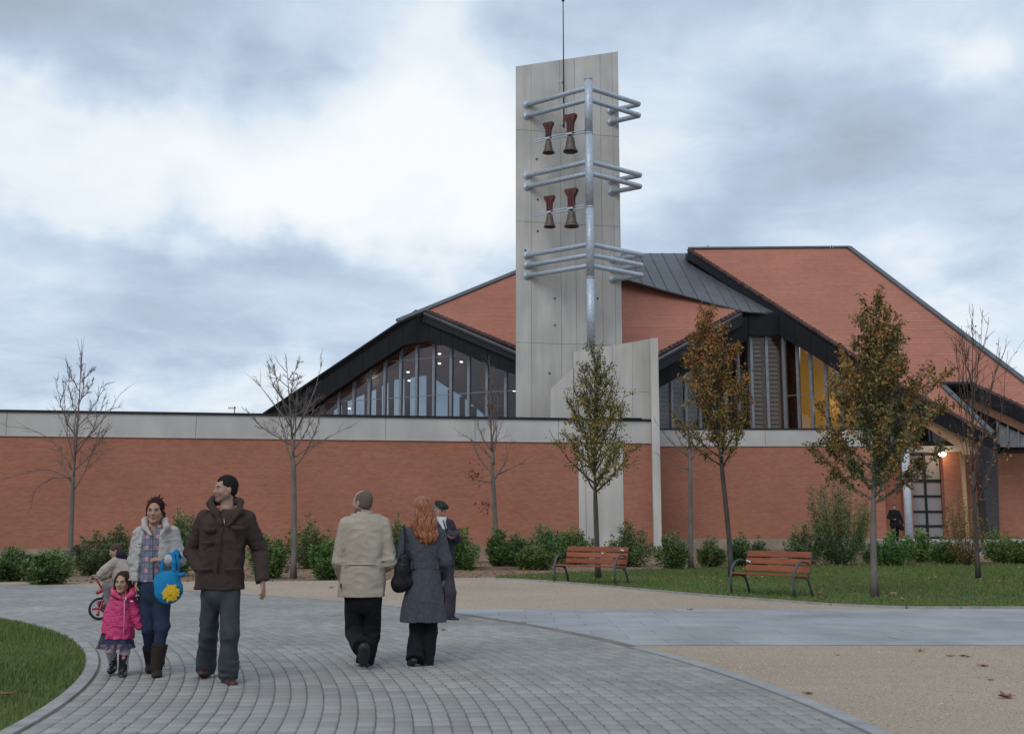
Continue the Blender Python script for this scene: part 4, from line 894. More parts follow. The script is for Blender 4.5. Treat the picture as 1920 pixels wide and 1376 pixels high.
tree('thin bare sapling between the left bench and the orange leaved tree', 1297, 1066, 1290, 740, 868, [(0, .5), (.4, .9), (1, .7)], 7, seed=11, rt=.085, rise=.8, sub=4, twg=2, group=BARE,
     extra=((1290, 855, 1255, 830, 1228, 795), (1292, 850, 1320, 820, 1330, 790), (1292, 880, 1250, 870, 1235, 850)))
tree('teardrop tree with olive and yellow leaves behind the left bench', 1120, 1086, 1113, 632, 925, [(0, .50), (.08, 1.0), (.16, 1.38), (.28, 1.4), (.5, 1.0), (.8, .5), (1, .1)], 40, 10500, lambda u, r, C: pal(.85 * rng.random(len(u)) + .3 * (r > .4), GR, OL) * 1.15,
     leafs=.078, bark=BARKD, rt=.07, rise=.62, sub=7, twg=3, seed=21, sparse=[(0, 1), (.35, .85), (.55, .45), (.8, .32), (1, .4)], group='leafy autumn trees by the benches')
tree('narrow tree turning orange and red at the top, between the two benches', 1370, 1084, 1322, 562, 880, [(0, .3), (.08, .75), (.22, 1.2), (.45, 1.15), (.7, .85), (.9, .4), (1, .1)], 36, 10500,
     lambda u, r, C: pal(u * 1.15 + .45 * rng.random(len(u)) - .08, GR + OL, RD + OL[:2]), leafs=.085, bark=BARKD, rt=.07, rise=.6, sub=7, twg=3, seed=33, sparse=[(0, 1), (.6, .85), (1, .9)], group='leafy autumn trees by the benches')
tree('dense broad tree with dark green and rusty leaves, in front of the church roof', 1641, 1122, 1650, 540, 945, [(0, .35), (.07, .8), (.2, 1.38), (.4, 1.35), (.6, 1.1), (.8, .55), (1, .12)], 40, 16000,
     lambda u, r, C: pal(u * .7 + .42 * (r > .55) - .2 + .25 * rng.random(len(u)), GR + [(.04, .07, .02)] * 2, RD + OL), leafs=.078, bark=BARKG, rt=.066, rise=.58, sub=7, twg=3, seed=41, sparse=[(0, 1), (.7, .95), (1, 1)], group='leafy autumn trees by the benches')
tree('tall thin leafless tree with upright twigs at the right of the church door', 1833, 1087, 1822, 562, 960, [(0, .15), (.2, .5), (.45, 1.2), (.7, 1.1), (.85, .5), (1, .3)], 16, 900,
     lambda u, r, C: pal(.6 + .4 * rng.random(len(u)), OL, [(.26, .13, .03), (.22, .10, .03)]), leafs=.09, bark=BARKD, rt=.06, rise=.85, sub=5, twg=2, seed=52, sparse=[(0, 1), (.35, .8), (.5, .03), (1, 0)], group=None)
# ---- shrubs
def shrub(label, cx, top, base, hw, kind='laurel', seed=0, n=2300, spike=.5):
    global rng; rng = np.random.default_rng(seed + 100)
    b = G(cx, base); Yd = b[1]; H = W(cx, top, Yd)[2]; R_ = 1.30 * hw * Yd / (F * CT)
    r = empty('shrub', tuple(b)); tag(r, label, 'shrub', {'laurel': 'evergreen shrubs along the wall'}.get(kind))
    m = MB(True); C = []; Dd = []; ns = int(20 + R_ * 32); nper = n // ns
    for i in range(ns):
        a = rng.uniform(0, 6.28); q = math.sqrt(rng.random()); hh = H * (1 - .34 * q ** 3) * (rng.uniform(.45, .90) if i > 4 else rng.uniform(.88, 1.04)); q = q * (1 if i > 4 else .55); tip = np.array((math.cos(a) * q * R_, math.sin(a) * q * R_, hh)); p0 = np.array((rng.normal(0, .05), rng.normal(0, .05), 0))
        P_ = wob(bez(p0, np.array((tip[0] * .9, tip[1] * .9, hh * .3)), tip, 7), .012); m.tube(P_, np.linspace(.012, .004, 7), 4, False)
        for k in range(nper):
            t = (.10 + .90 * rng.random() ** .75) * 6; i0 = min(int(t), 5); p = P_[i0] + (P_[i0 + 1] - P_[i0]) * (t - i0); dd = P_[i0 + 1] - P_[i0]; dd /= np.linalg.norm(dd)
            o_ = rng.normal(0, 1, 3); o_ -= dd * (o_ @ dd); o_ /= np.linalg.norm(o_); d3 = dd * rng.uniform(.3, 1.) + o_; spread = .06 + R_ * .22 * (1 - t / 6)
            C.append(p + o_ * rng.uniform(0, spread)); Dd.append(d3)
    m.build('stems', BARKD, r); C = np.array(C); C[:, 2] = np.maximum(C[:, 2], .03); u = C[:, 2] / H
    if kind == 'laurel': cols = pal(np.clip(.25 + .5 * (u > .75) + rng.normal(0, .25, len(u)), 0, 1), [(.070, .130, .046), (.09, .165, .056), (.062, .115, .044)], [(.17, .27, .07), (.14, .23, .07)]); sz, asp = .105, .36
    elif kind == 'yellow': cols = pal(rng.random(len(u)), [(.08, .13, .03)], [(.24, .22, .04), (.30, .22, .04)]); sz, asp = .09, .45
    else: cols = pal(rng.random(len(u)) * .9 * (u > .35), [(.085, .135, .06), (.11, .16, .075)], [(.17, .15, .065), (.15, .17, .06)]); sz, asp = .12, .24
    cols = cols * np.array((rng.uniform(.8, 1.3), rng.uniform(.85, 1.15), rng.uniform(.75, 1.15)))
    leaf_mesh('foliage', C, Dd, sz, asp, cols, r, SHRM if kind == 'laurel' else LEAFM)
SH = [(20, 1022, 1088, 38, 'wide low evergreen shrub at the left edge of the planting bed'), (92, 1024, 1096, 36, 'rounded evergreen shrub just left of the first bare tree trunk'),
      (178, 992, 1078, 40, 'dark evergreen shrub between the first bare trunk and the child on the bike'), (222, 978, 1066, 26, 'evergreen shrub behind the woman in the pale jacket, to her left'),
      (333, 940, 1080, 30, 'tall pointed evergreen shrub between the woman and the man in brown'), (505, 988, 1084, 28, 'upright evergreen shrub right of the man in brown'),
      (583, 966, 1066, 36, 'big evergreen shrub right of the second bare trunk'), (616, 1004, 1087, 28, 'evergreen shrub beside the left arm of the man in beige'),
      (748, 962, 1062, 24, 'evergreen shrub showing between the couple seen from behind'), (868, 986, 1068, 28, 'evergreen shrub right of the old man in the cap'),
      (936, 984, 1066, 20, 'slim evergreen shrub behind the nearly bare trunk'), (968, 992, 1066, 22, 'reddish tinged evergreen shrub right of the nearly bare trunk'),
      (1030, 974, 1056, 34, 'tall evergreen shrub behind the left end of the first bench'), (1008, 1018, 1068, 28, 'low bright evergreen shrub left of the first bench arm'),
      (1080, 984, 1058, 32, 'evergreen shrub just left of the teardrop tree trunk'), (1180, 972, 1062, 34, 'spiky evergreen shrub behind the right end of the first bench'),
      (1260, 988, 1068, 24, 'oval evergreen shrub standing alone between fin and sapling'), (1336, 1007, 1064, 22, 'small evergreen shrub with upright shoots between sapling and orange tree'),
      (1390, 1000, 1062, 18, 'loose evergreen shrub right of the orange tree trunk'), (1422, 1003, 1064, 16, 'small evergreen shrub behind the left end of the right bench'),
      (1506, 975, 1062, 26, 'evergreen shrub behind the right end of the right bench'), (1680, 994, 1062, 30, 'evergreen shrub with bare stem foot below the dark figure'),
      (1726, 984, 1056, 30, 'dense evergreen shrub in front of the church door'), (1770, 1000, 1060, 24, 'grey green shrub between door and yellowing bush'),
      (1880, 988, 1058, 34, 'broad evergreen shrub right of the tall thin tree'), (1918, 1000, 1058, 24, 'evergreen shrub cut by the right edge of the view'), (1640, 1010, 1056, 20, 'low dark shrub behind the trunk of the dense broad tree')]
for i, (cx, tp, bs, hw, lab) in enumerate(SH): shrub(lab, cx, tp, bs, hw, seed=i, n=4800 if hw > 27 else 3400)
shrub('tall loose willow-like bush with reddish tips right of the right bench', 1572, 868, 1062, 48, 'willow', 60, 8500)
shrub('yellowing bush around the foot of the tall thin tree', 1812, 900, 1062, 30, 'yellow', 61, 2000)
# weeds and dry grass at the foot of the wall
P = np.c_[rng.uniform(6, 17, 5000), rng.uniform(36, 60, 5000)]
n = len(P); V = []; 
h_ = rng.uniform(.06, .28, n); dx = rng.uniform(-.015, .015, n); V = np.stack([np.c_[P[:, 0] - .012, P[:, 1], 0 * h_], np.c_[P[:, 0] + .012, P[:, 1], 0 * h_], np.c_[P[:, 0] + dx * 8, P[:, 1] + dx, h_]], 1).reshape(-1, 3)
o = link('dry_weeds', np_mesh('dry_weeds', V, np.arange(3 * n).reshape(-1, 3), np.repeat(pal(rng.random(n), [(.10, .10, .04)], [(.26, .19, .11)]), 3, 0)), LEAFM); tag(o, 'dry weeds at the foot of the right brick wall', 'weeds', kind='stuff')

# ------------------------------------------------------------------ benches
SLT = M('varnished_orange_wood', (.28, .078, .032), .5, col2=(.20, .054, .024), ns=3, stretch=(1, 8, 8), bump=(30, .2, .003), rnd=.12)
IRON = M('grey_cast_iron', (.085, .095, .105), .5, metal=.3, col2=(.06, .068, .075), ns=8)
PAPER = M('white_paper', (.7, .7, .7), .8)
def bench(label, pl, pr):
    a, b = G(*pl), G(*pr); c = (a + b) / 2; d = b - a; ang = math.atan2(d[1], d[0]); Ln = np.linalg.norm(d)
    r = empty('park_bench', tuple(c), ang); tag(r, label, 'bench', 'wooden park benches by the lawn')
    for s in (-1, 1):                                  # arched side frames, front is -y
        x = s * (Ln / 2)
        fr = MB(True).tube([(x, -.02, 0), (x, -.03, .22), (x, -.02, .42), (x, .03, .56), (x, .12, .655), (x, .22, .69), (x, .34, .675), (x, .42, .65)], [.028, .028, .028, .027, .026, .025, .023, .02], 8).build('arm_frame', IRON, r)
        MB(True).tube([(x, -.02, .40), (x, .12, .405), (x, .30, .39), (x, .40, .34), (x, .46, .20), (x, .52, 0)], [.024, .024, .025, .026, .026, .026], 8).build('leg_frame', IRON, r)
        MB(True).tube([(x, .38, .36), (x, .46, .55), (x, .52, .86)], [.022, .02, .018], 8).build('back_support', IRON, r)
        for y in (-.02, .52): MB(True).lathe((x, y, 0), [(.05, 0), (.05, .012), (.03, .02)], 10).build('foot_plate', IRON, r)
    for j in range(4):
        MB().box((0, .02 + j * .105, .432 - .006 * j), (Ln + .06, .092, .035)).build('seat_slat', SLT, r, bevel=.006)
    for j, (y, z) in enumerate(((.425, .53), (.455, .67), (.49, .81))):
        m = MB(); m.bar((-Ln / 2 + .12 - .12, y, z), (Ln / 2 + .02, y, z), .03, .118, up=(0, .25, 1)); m.build('back_slat', SLT, r, bevel=.006)
    return r
b1 = bench('orange slatted bench on the left, under the teardrop tree', (1041, 1093), (1154, 1098))
b2 = bench('orange slatted bench on the right, beside the willow-like bush', (1373, 1115), (1491, 1123))
for (bn, x, z, s, lab) in ((b1, .78, .80, .10, 'white paper scrap stuck on the top slat of the left bench'), (b1, .22, .72, .05, 'tiny white fleck on the middle slats of the left bench'), (b2, -.72, .66, .12, 'white paper strip on the middle slat of the right bench')):
    Mx = Matrix.Rotation(bn.rotation_euler.z, 4, 'Z'); p = Vector(bn.location) + Mx @ Vector((x, .44 if z > .75 else .425, z))
    o = MB().box((0, 0, 0), (s, .006, .03), 0).build('paper_scrap', PAPER); o.location = p; o.rotation_euler = (0, .2, bn.rotation_euler.z); tag(o, lab, 'paper')

# leaf litter
rng = np.random.default_rng(77)
P = np.c_[rng.uniform(-17, 20, 5200), rng.uniform(19, 40, 5200)]
fr = np.interp(P[:, 0], *zip(*[(float(a), float(b)) for a, b in bed])); ky = (P[:, 1] > fr - .6) | inpoly(P, lawn_r); P = P[ky]
dens = np.zeros(len(P))
for cx_, cy_ in ((1120, 1086), (1370, 1084), (1641, 1122), (1833, 1087), (930, 1064), (1572, 1062)):
    g_ = G(cx_, cy_)[:2]; dens += np.exp(-((P - g_) ** 2).sum(1) / (2 * 1.5 ** 2))
keep = rng.random(len(P)) < np.where(inpoly(P, lawn_r), .05 + .6 * dens, .45 + .4 * dens); P = P[keep]; n = len(P)
Cn = np.c_[P, np.where(inpoly(P, lawn_r), .065, .03) + rng.uniform(0, .012, n)]; Dn_ = np.c_[rng.normal(size=(n, 2)), rng.normal(0, .18, n)]
o = leaf_mesh('leaf_litter', Cn, Dn_, .085, .6, pal(rng.random(n), [(.20, .10, .045), (.28, .15, .06)], [(.36, .20, .05), (.14, .07, .035)]), None, LEAFM); tag(o, 'brown and yellow fallen leaves strewn over lawn and planting bed', 'leaf litter', kind='stuff')
# ------------------------------------------------------------------ people: implicit surfaces polygonised with surface nets
def nrm(v): v = np.asarray(v, float); return v / (np.linalg.norm(v) + 1e-12)
class Fld:
    def __init__(s, lo, hi, h):
        s.lo = np.asarray(lo, float); s.h = h; s.n = np.ceil((np.asarray(hi) - lo) / h).astype(int) + 1
        s.d = np.full(s.n, .3, dtype=np.float32)
    def sub(s, lo, hi):
        a = np.clip(np.floor((lo - s.lo) / s.h).astype(int), 0, s.n); b = np.clip(np.ceil((hi - s.lo) / s.h).astype(int) + 1, 0, s.n)
        if (b <= a).any(): return None
        ax = [(s.lo[i] + s.h * np.arange(a[i], b[i])).astype(np.float32) for i in range(3)]
        return tuple(slice(a[i], b[i]) for i in range(3)), ax[0][:, None, None], ax[1][None, :, None], ax[2][None, None, :]
    def comb(s, sl, d, k, op):
        c = s.d[sl]
        if op == 'add':
            if k > 0: h = np.maximum(k - np.abs(c - d), 0) / k; s.d[sl] = np.minimum(c, d) - h * h * k * .25
            else: s.d[sl] = np.minimum(c, d)
        elif op == 'cut':
            d = -d
            if k > 0: h = np.maximum(k - np.abs(c - d), 0) / k; s.d[sl] = np.maximum(c, d) + h * h * k * .25
            else: s.d[sl] = np.maximum(c, d)
    def cone(s, a, b, ra, rb, k=.02, flat=None, op='add'):
        a, b = np.asarray(a, float), np.asarray(b, float); R_ = max(ra, rb) + k + .02; r = s.sub(np.minimum(a, b) - R_, np.maximum(a, b) + R_)
        if r is None: return
        sl, X, Y, Z = r; ba = b - a; L2_ = max(ba @ ba, 1e-9)
        px, py, pz = X - a[0], Y - a[1], Z - a[2]; t = np.clip((px * ba[0] + py * ba[1] + pz * ba[2]) / L2_, 0, 1)
        qx, qy, qz = px - t * ba[0], py - t * ba[1], pz - t * ba[2]
        if flat is not None:
            n, f_ = nrm(flat[0]), flat[1]; qn = (qx * n[0] + qy * n[1] + qz * n[2]) * (1 / f_ - 1); qx = qx + n[0] * qn; qy = qy + n[1] * qn; qz = qz + n[2] * qn
        d = np.sqrt(qx * qx + qy * qy + qz * qz) - (ra + t * (rb - ra))
        if flat is not None: d = d * min(1, flat[1] * 1.3)
        s.comb(sl, d, k, op)
    def chain(s, P, R_, k=.02, **kw):
        for i in range(len(P) - 1): s.cone(P[i], P[i + 1], R_[i], R_[i + 1], k, **kw)
    def ell(s, c, r, k=.02, R_=None, op='add'):
        c = np.asarray(c, float); r = np.asarray(r, float); m = r.max() + k + .02; q = s.sub(c - m, c + m)
        if q is None: return
        sl, X, Y, Z = q; px, py, pz = X - c[0], Y - c[1], Z - c[2]
        if R_ is not None: px, py, pz = (px * R_[0][i] + py * R_[1][i] + pz * R_[2][i] for i in range(3)) if False else (px * R_[0, 0] + py * R_[0, 1] + pz * R_[0, 2], px * R_[1, 0] + py * R_[1, 1] + pz * R_[1, 2], px * R_[2, 0] + py * R_[2, 1] + pz * R_[2, 2])
        k0 = np.sqrt((px / r[0]) ** 2 + (py / r[1]) ** 2 + (pz / r[2]) ** 2); k1 = np.sqrt((px / r[0] ** 2) ** 2 + (py / r[1] ** 2) ** 2 + (pz / r[2] ** 2) ** 2) + 1e-6
        s.comb(sl, k0 * (k0 - 1) / k1, k, op)
    def prof(s, rings, k=.03, yaw=0., op='add', e=2.3, fold=None):
        """stack of elliptical cross sections (z, cx, cy, a, b), rotated by yaw"""
        rings = sorted(rings); A = np.array(rings, float); m = A[:, 3:].max() + k + .03
        lo = np.array((A[:, 1].min() - m, A[:, 2].min() - m, A[0, 0] - .03)); hi = np.array((A[:, 1].max() + m, A[:, 2].max() + m, A[-1, 0] + .03))
        q = s.sub(lo, hi)
        if q is None: return
        sl, X, Y, Z = q; z = Z[0, 0]; zz_ = np.linspace(A[0, 0], A[-1, 0], 60)
        def sm(c):
            v = np.interp(zz_, A[:, 0], A[:, c]); v = np.convolve(np.r_[[v[0]] * 3, v, [v[-1]] * 3], np.ones(7) / 7, 'valid'); return np.interp(z, zz_, v).astype(np.float32)[None, None, :]
        cx, cy, a, b = sm(1), sm(2), sm(3), sm(4); cs, sn = math.cos(yaw), math.sin(yaw); ux, uy = X - cx, Y - cy; px, py = ux * cs + uy * sn, -ux * sn + uy * cs
        rr = (np.abs(px / a) ** e + np.abs(py / b) ** e) ** (1 / e)
        if fold: th = np.arctan2(py, px); rr = rr * (1 + fold[0] * np.sin(th * fold[1] + fold[2]) * np.clip((A[-1, 0] - Z) / (A[-1, 0] - A[0, 0]), 0, 1))
        d = (rr - 1) * np.minimum(a, b); d = np.maximum(d, np.maximum(A[0, 0] - Z, Z - A[-1, 0]))
        s.comb(sl, d, k, op)
    def half(s, p, n, lo=None, hi=None):
        """cut away the side n points to, optionally only inside a box"""
        p, n = np.asarray(p, float), nrm(n); q = s.sub(s.lo if lo is None else np.asarray(lo, float), s.lo + s.n * s.h if hi is None else np.asarray(hi, float))
        if q is None: return
        sl, X, Y, Z = q; d = (X - p[0]) * n[0] + (Y - p[1]) * n[1] + (Z - p[2]) * n[2]; s.d[sl] = np.maximum(s.d[sl], d)
    def folds(s, amp, f, seed, lo=None, hi=None, an=(1, 1, 1)):
        q = s.sub(s.lo if lo is None else np.asarray(lo, float), s.lo + s.n * s.h if hi is None else np.asarray(hi, float))
        if q is None: return
        sl, X, Y, Z = q; r = np.random.default_rng(seed); v = 0
        for i in range(7):
            d = r.normal(size=3) * an; d /= np.linalg.norm(d); w_ = f * r.uniform(.6, 1.7); ph = r.uniform(0, 6.28); w2 = r.normal(size=3) * f * .35
            v = v + np.sin(w_ * (X * d[0] + Y * d[1] + Z * d[2]) + ph + 1.3 * np.sin(X * w2[0] + Y * w2[1] + Z * w2[2]))
        v = v / 7; g = amp * (1.6 * np.abs(v) - .5)
        if lo is not None:
            c_, h2 = (np.asarray(lo) + np.asarray(hi)) / 2, (np.asarray(hi) - np.asarray(lo)) / 2
            g = g * np.clip(1 - ((X - c_[0]) / h2[0]) ** 2, 0, 1) * np.clip(1 - ((Y - c_[1]) / h2[1]) ** 2, 0, 1) * np.clip(1 - ((Z - c_[2]) / h2[2]) ** 2, 0, 1) * 1.6
        s.d[sl] = s.d[sl] + g.astype(np.float32)
    def mesh(s, name, colf=None):
        d = s.d; S_ = d < 0
        cnt = np.zeros(np.array(d.shape) - 1, dtype=np.int8)
        for a in (0, 1):
            for b in (0, 1):
                for c in (0, 1): cnt += S_[a:d.shape[0] - 1 + a, b:d.shape[1] - 1 + b, c:d.shape[2] - 1 + c]
        I = np.argwhere((cnt > 0) & (cnt < 8)); idx = np.full(cnt.shape, -1, dtype=np.int32); idx[I[:, 0], I[:, 1], I[:, 2]] = np.arange(len(I))
        cor = [(a, b, c) for a in (0, 1) for b in (0, 1) for c in (0, 1)]; val = {q: d[I[:, 0] + q[0], I[:, 1] + q[1], I[:, 2] + q[2]] for q in cor}
        acc = np.zeros((len(I), 3)); n_ = np.zeros(len(I))
        for p in cor:
            for ax in range(3):
                if p[ax] == 0:
                    q = list(p); q[ax] = 1; q = tuple(q); v0, v1 = val[p], val[q]; m = (v0 < 0) != (v1 < 0)
                    t = np.where(m, v0 / np.where(m, v0 - v1, 1), 0); pt = np.tile(np.array(p, float), (len(I), 1)); pt[:, ax] = t; acc[m] += pt[m]; n_[m] += 1
        V = s.lo + s.h * (I + acc / n_[:, None]); Q = []
        for ax in range(3):
            a0 = [slice(None)] * 3; a1 = [slice(None)] * 3; a0[ax] = slice(0, -1); a1[ax] = slice(1, None)
            e = S_[tuple(a0)] != S_[tuple(a1)]; E = np.argwhere(e); u, v = (ax + 1) % 3, (ax + 2) % 3
            E = E[(E[:, u] > 0) & (E[:, v] > 0) & (E[:, u] < d.shape[u] - 1) & (E[:, v] < d.shape[v] - 1)]
            ins = S_[E[:, 0], E[:, 1], E[:, 2]]; c = []
            for du, dv in ((0, 0), (1, 0), (1, 1), (0, 1)):
                k = E.copy(); k[:, u] -= du; k[:, v] -= dv; c.append(idx[k[:, 0], k[:, 1], k[:, 2]])
            q = np.stack(c, 1); q[~ins] = q[~ins][:, ::-1]; Q.append(q)
        Q = np.concatenate(Q); Q = Q[(Q >= 0).all(1)]
        return np_mesh(name, V, Q, colf(V) if colf else None, True)

def skinmat(name, c): return M(name, c, .55, col2=tuple(x * .9 for x in c), ns=30, attr=True, spec=.35)
def clothmat(name, c, c2=None, rough=.9, b=.5, bs=260, ns=9, **k): return M(name, c, rough, col2=c2 or tuple(x * .82 for x in c), ns=ns, bump=(bs, b, .003), spec=.2, **k)

class Person:
    def __init__(s, label, fx, fy, hh, skin=(.42, .25, .17), group=None, Y=None, h=.006, zf=.034):
        s.base = G(fx, fy, zf) if Y is None else np.array((*XY(fx, Y), zf)); s.Y = s.base[1]; s.h = h
        s.root = empty('person', tuple(s.base)); tag(s.root, label, 'person', group); s.skin = skin; s.H = hh
        s.b = None
    def P(s, px, py, dy=0.): return W(px, py, s.Y + dy) - s.base
    def head(s, c, fwd, sc=1., tilt=0., roll=0., female=False, stubble=0., hairc=(.02, .015, .012)):
        """c: centre of the head (between crown and chin)"""
        f = nrm((fwd[0], fwd[1], 0)); f = nrm(f * math.cos(tilt) + np.array((0, 0, math.sin(tilt)))); r = nrm(np.cross(f, (0, 0, 1))); u = np.cross(r, f)
        r, u = r * math.cos(roll) + u * math.sin(roll), u * math.cos(roll) - r * math.sin(roll)
        s.Rm = np.array((r, f, u)); s.hc = np.asarray(c, float); s.sc = sc; s.fem = female; s.stub = stubble; s.hairc = hairc
    def hp(s, x, y, z): return s.hc + (s.Rm[0] * x + s.Rm[1] * y + s.Rm[2] * z) * s.sc
    def he(s, F_, c, r, k, op='add'): F_.ell(s.hp(*c), np.array(r) * s.sc, k * s.sc, s.Rm, op)
    def hcn(s, F_, a, b, ra, rb, k, op='add'): F_.cone(s.hp(*a), s.hp(*b), ra * s.sc, rb * s.sc, k * s.sc, op=op)
    def add_head(s, F_):
        w_ = .94 if s.fem else 1.
        s.he(F_, (0, -.012, .030), (.074, .094, .084), .01); s.he(F_, (0, .028, -.030), (.060 * w_, .060, .082), .03)
        for x in (-1, 1):
            s.hcn(F_, (x * .046 * w_, .008, -.050), (x * .012, .058, -.098), .024, .019, .02); s.he(F_, (x * .036, .055, -.028), (.024, .024, .024), .02)
            s.he(F_, (x * .075, -.006, -.012), (.009, .018, .031), .006); s.hcn(F_, (x * .034, .074, .022), (x * .008, .082, .018), .010, .010, .012)
        s.he(F_, (0, .060, -.101), (.022 if s.fem else .027, .020, .017), .02)
        for x in (-1, 1): s.he(F_, (x * .031, .093, .001), (.018, .016, .012), .010, 'cut')
        s.hcn(F_, (0, .080, .010), (0, .102, -.032), .0075, .0115, .012)
        for x in (-1, 1): s.he(F_, (x * .011, .092, -.037), (.008, .009, .007), .006)
        s.he(F_, (0, .083, -.062), (.023, .012, .0055), .005); s.he(F_, (0, .082, -.072), (.019, .011, .006), .005); s.hcn(F_, (-.02, .094, -.0665), (.02, .094, -.0665), .0018, .0018, .003, 'cut')
    def headcol(s, V):
        q = (V - s.hc) @ s.Rm.T / s.sc; c = np.ones((len(V), 3))
        lip = (((q[:, 0]) / .025) ** 2 + ((q[:, 2] + .067) / .012) ** 2 < 1) & (q[:, 1] > .07); c[lip] = (.80, .48, .46)
        ch = np.exp(-(((np.abs(q[:, 0]) - .038) / .018) ** 2 + ((q[:, 2] + .03) / .02) ** 2)) * (q[:, 1] > .03); c *= 1 - ch[:, None] * np.array((.0, .12, .12))
        if s.stub:
            m = np.clip((-.045 - q[:, 2]) / .02, 0, 1) * (q[:, 2] > -.14) * (q[:, 1] > -.03) * (np.abs(q[:, 0]) < .08); m = np.maximum(m, np.clip(1 - np.abs(q[:, 2] + .052) / .009, 0, 1) * (q[:, 1] > .06)) * (~lip); c *= 1 - m[:, None] * s.stub * np.array((.62, .60, .55))
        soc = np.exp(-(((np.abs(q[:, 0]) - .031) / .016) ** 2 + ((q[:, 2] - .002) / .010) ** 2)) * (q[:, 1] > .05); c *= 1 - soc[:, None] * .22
        return c
    def face_parts(s, browc=(.02, .014, .01), iris=(.05, .03, .02)):
        h_ = .0022 * s.sc + .0006; lo, hi = s.hc - .15 * s.sc, s.hc + .15 * s.sc
        wm = M('eye_white', (.55, .53, .50), .3, spec=.5); im = M('eye_iris', (.02, .013, .01), .2, spec=.6); bm = M('brow_hair' + str(browc), browc, .8)
        for x in (-1, 1):
            for nm, c, r, mt in (('eye', (x * .031, .079, .001), (.0125, .010, .0068), wm), ('iris', (x * .031, .0865, .001), (.0058, .004, .0058), im)):
                V = []; n1_, n2_ = 10, 8
                for i in range(n2_ + 1):
                    for j in range(n1_):
                        a, b = 2 * math.pi * j / n1_, math.pi * i / n2_; V.append(s.hp(c[0] + r[0] * math.sin(b) * math.cos(a), c[1] + r[1] * math.sin(b) * math.sin(a), c[2] + r[2] * math.cos(b)))
                Q = [(i * n1_ + j, (i + 1) * n1_ + j, (i + 1) * n1_ + (j + 1) % n1_, i * n1_ + (j + 1) % n1_) for i in range(n2_) for j in range(n1_)]
                o = link(nm, np_mesh(nm, V, Q, None, True), mt, s.root if nm == 'eye' else eo)
                if nm == 'eye': eo = o
            MB(True).tube([s.hp(x * .014, .0865, .0165), s.hp(x * .030, .087, .0215), s.hp(x * .047, .074, .0165)], [.0028 * s.sc, .0042 * s.sc, .002 * s.sc], 6).build('eyebrow', bm, s.root)
            MB(True).tube([s.hp(x * .018, .0855, .004), s.hp(x * .031, .089, .0085), s.hp(x * .044, .080, .005)], [.0014 * s.sc, .0022 * s.sc, .0014 * s.sc], 5).build('eyelid', M('lash_line', (.05, .03, .025), .7), s.root)
    def hand(s, F_, wrist, d, palm_n, sc=1., curl=.5, side=1, spread=.12):
        """wrist point, pointing direction d, palm normal, side: which way the thumb leaves"""
        d = nrm(d); n = nrm(np.asarray(palm_n) - d * np.dot(palm_n, d)); t = np.cross(d, n) * side; w_ = np.asarray(wrist, float); h = s.h
        F_.cone(w_, w_ + d * .03 * sc, .024 * sc, .026 * sc, .012, flat=(n, .72))
        F_.cone(w_ + d * .04 * sc + t * .012 * sc, w_ + d * .075 * sc + t * .014 * sc, .026 * sc, .024 * sc, .012, flat=(n, .55)); F_.cone(w_ + d * .04 * sc - t * .014 * sc, w_ + d * .072 * sc - t * .020 * sc, .023 * sc, .020 * sc, .012, flat=(n, .55))
        for i, (off, l) in enumerate(((.031, .068), (.0105, .076), (-.010, .070), (-.030, .056))):
            p = w_ + d * (.086 - (.006 if i == 3 else 0)) * sc + t * off * sc; dd = nrm(d + t * off * spread * 20 * .2); c = curl * (1 + .18 * i)
            for k, fr in enumerate((.44, .32, .24)):
                c2 = c * (k * .8 + .35); dr = nrm(dd * math.cos(c2) + n * math.sin(c2)); q = p + dr * l * fr * sc; rr = (.0092 - .0010 * k) * sc; F_.cone(p, q, max(rr, h * 1.15), max(rr - .0007, h * 1.1), .003); p = q
        p = w_ + d * .025 * sc + t * .026 * sc
        for k, (l, rr) in enumerate(((.040, .013), (.030, .0105), (.024, .0095))):
            dr = nrm(d * (.55 + .25 * k) + t * (.75 - .35 * k) + n * (.35 + .2 * k)); q = p + dr * l * sc; F_.cone(p, q, rr * sc, (rr - .001) * sc, .006); p = q
    def fld(s, pts, m=.10, h=None):
        A = np.array([np.asarray(p, float) for p in pts]); m = np.asarray(m) if hasattr(m, '__len__') else np.array((m, m, m)); return Fld(A.min(0) - m, A.max(0) + m, h or s.h)
    def out(s, F_, name, mat, colf=None, parent=None):
        return link(name, F_.mesh(name, colf), mat, parent or s.root)

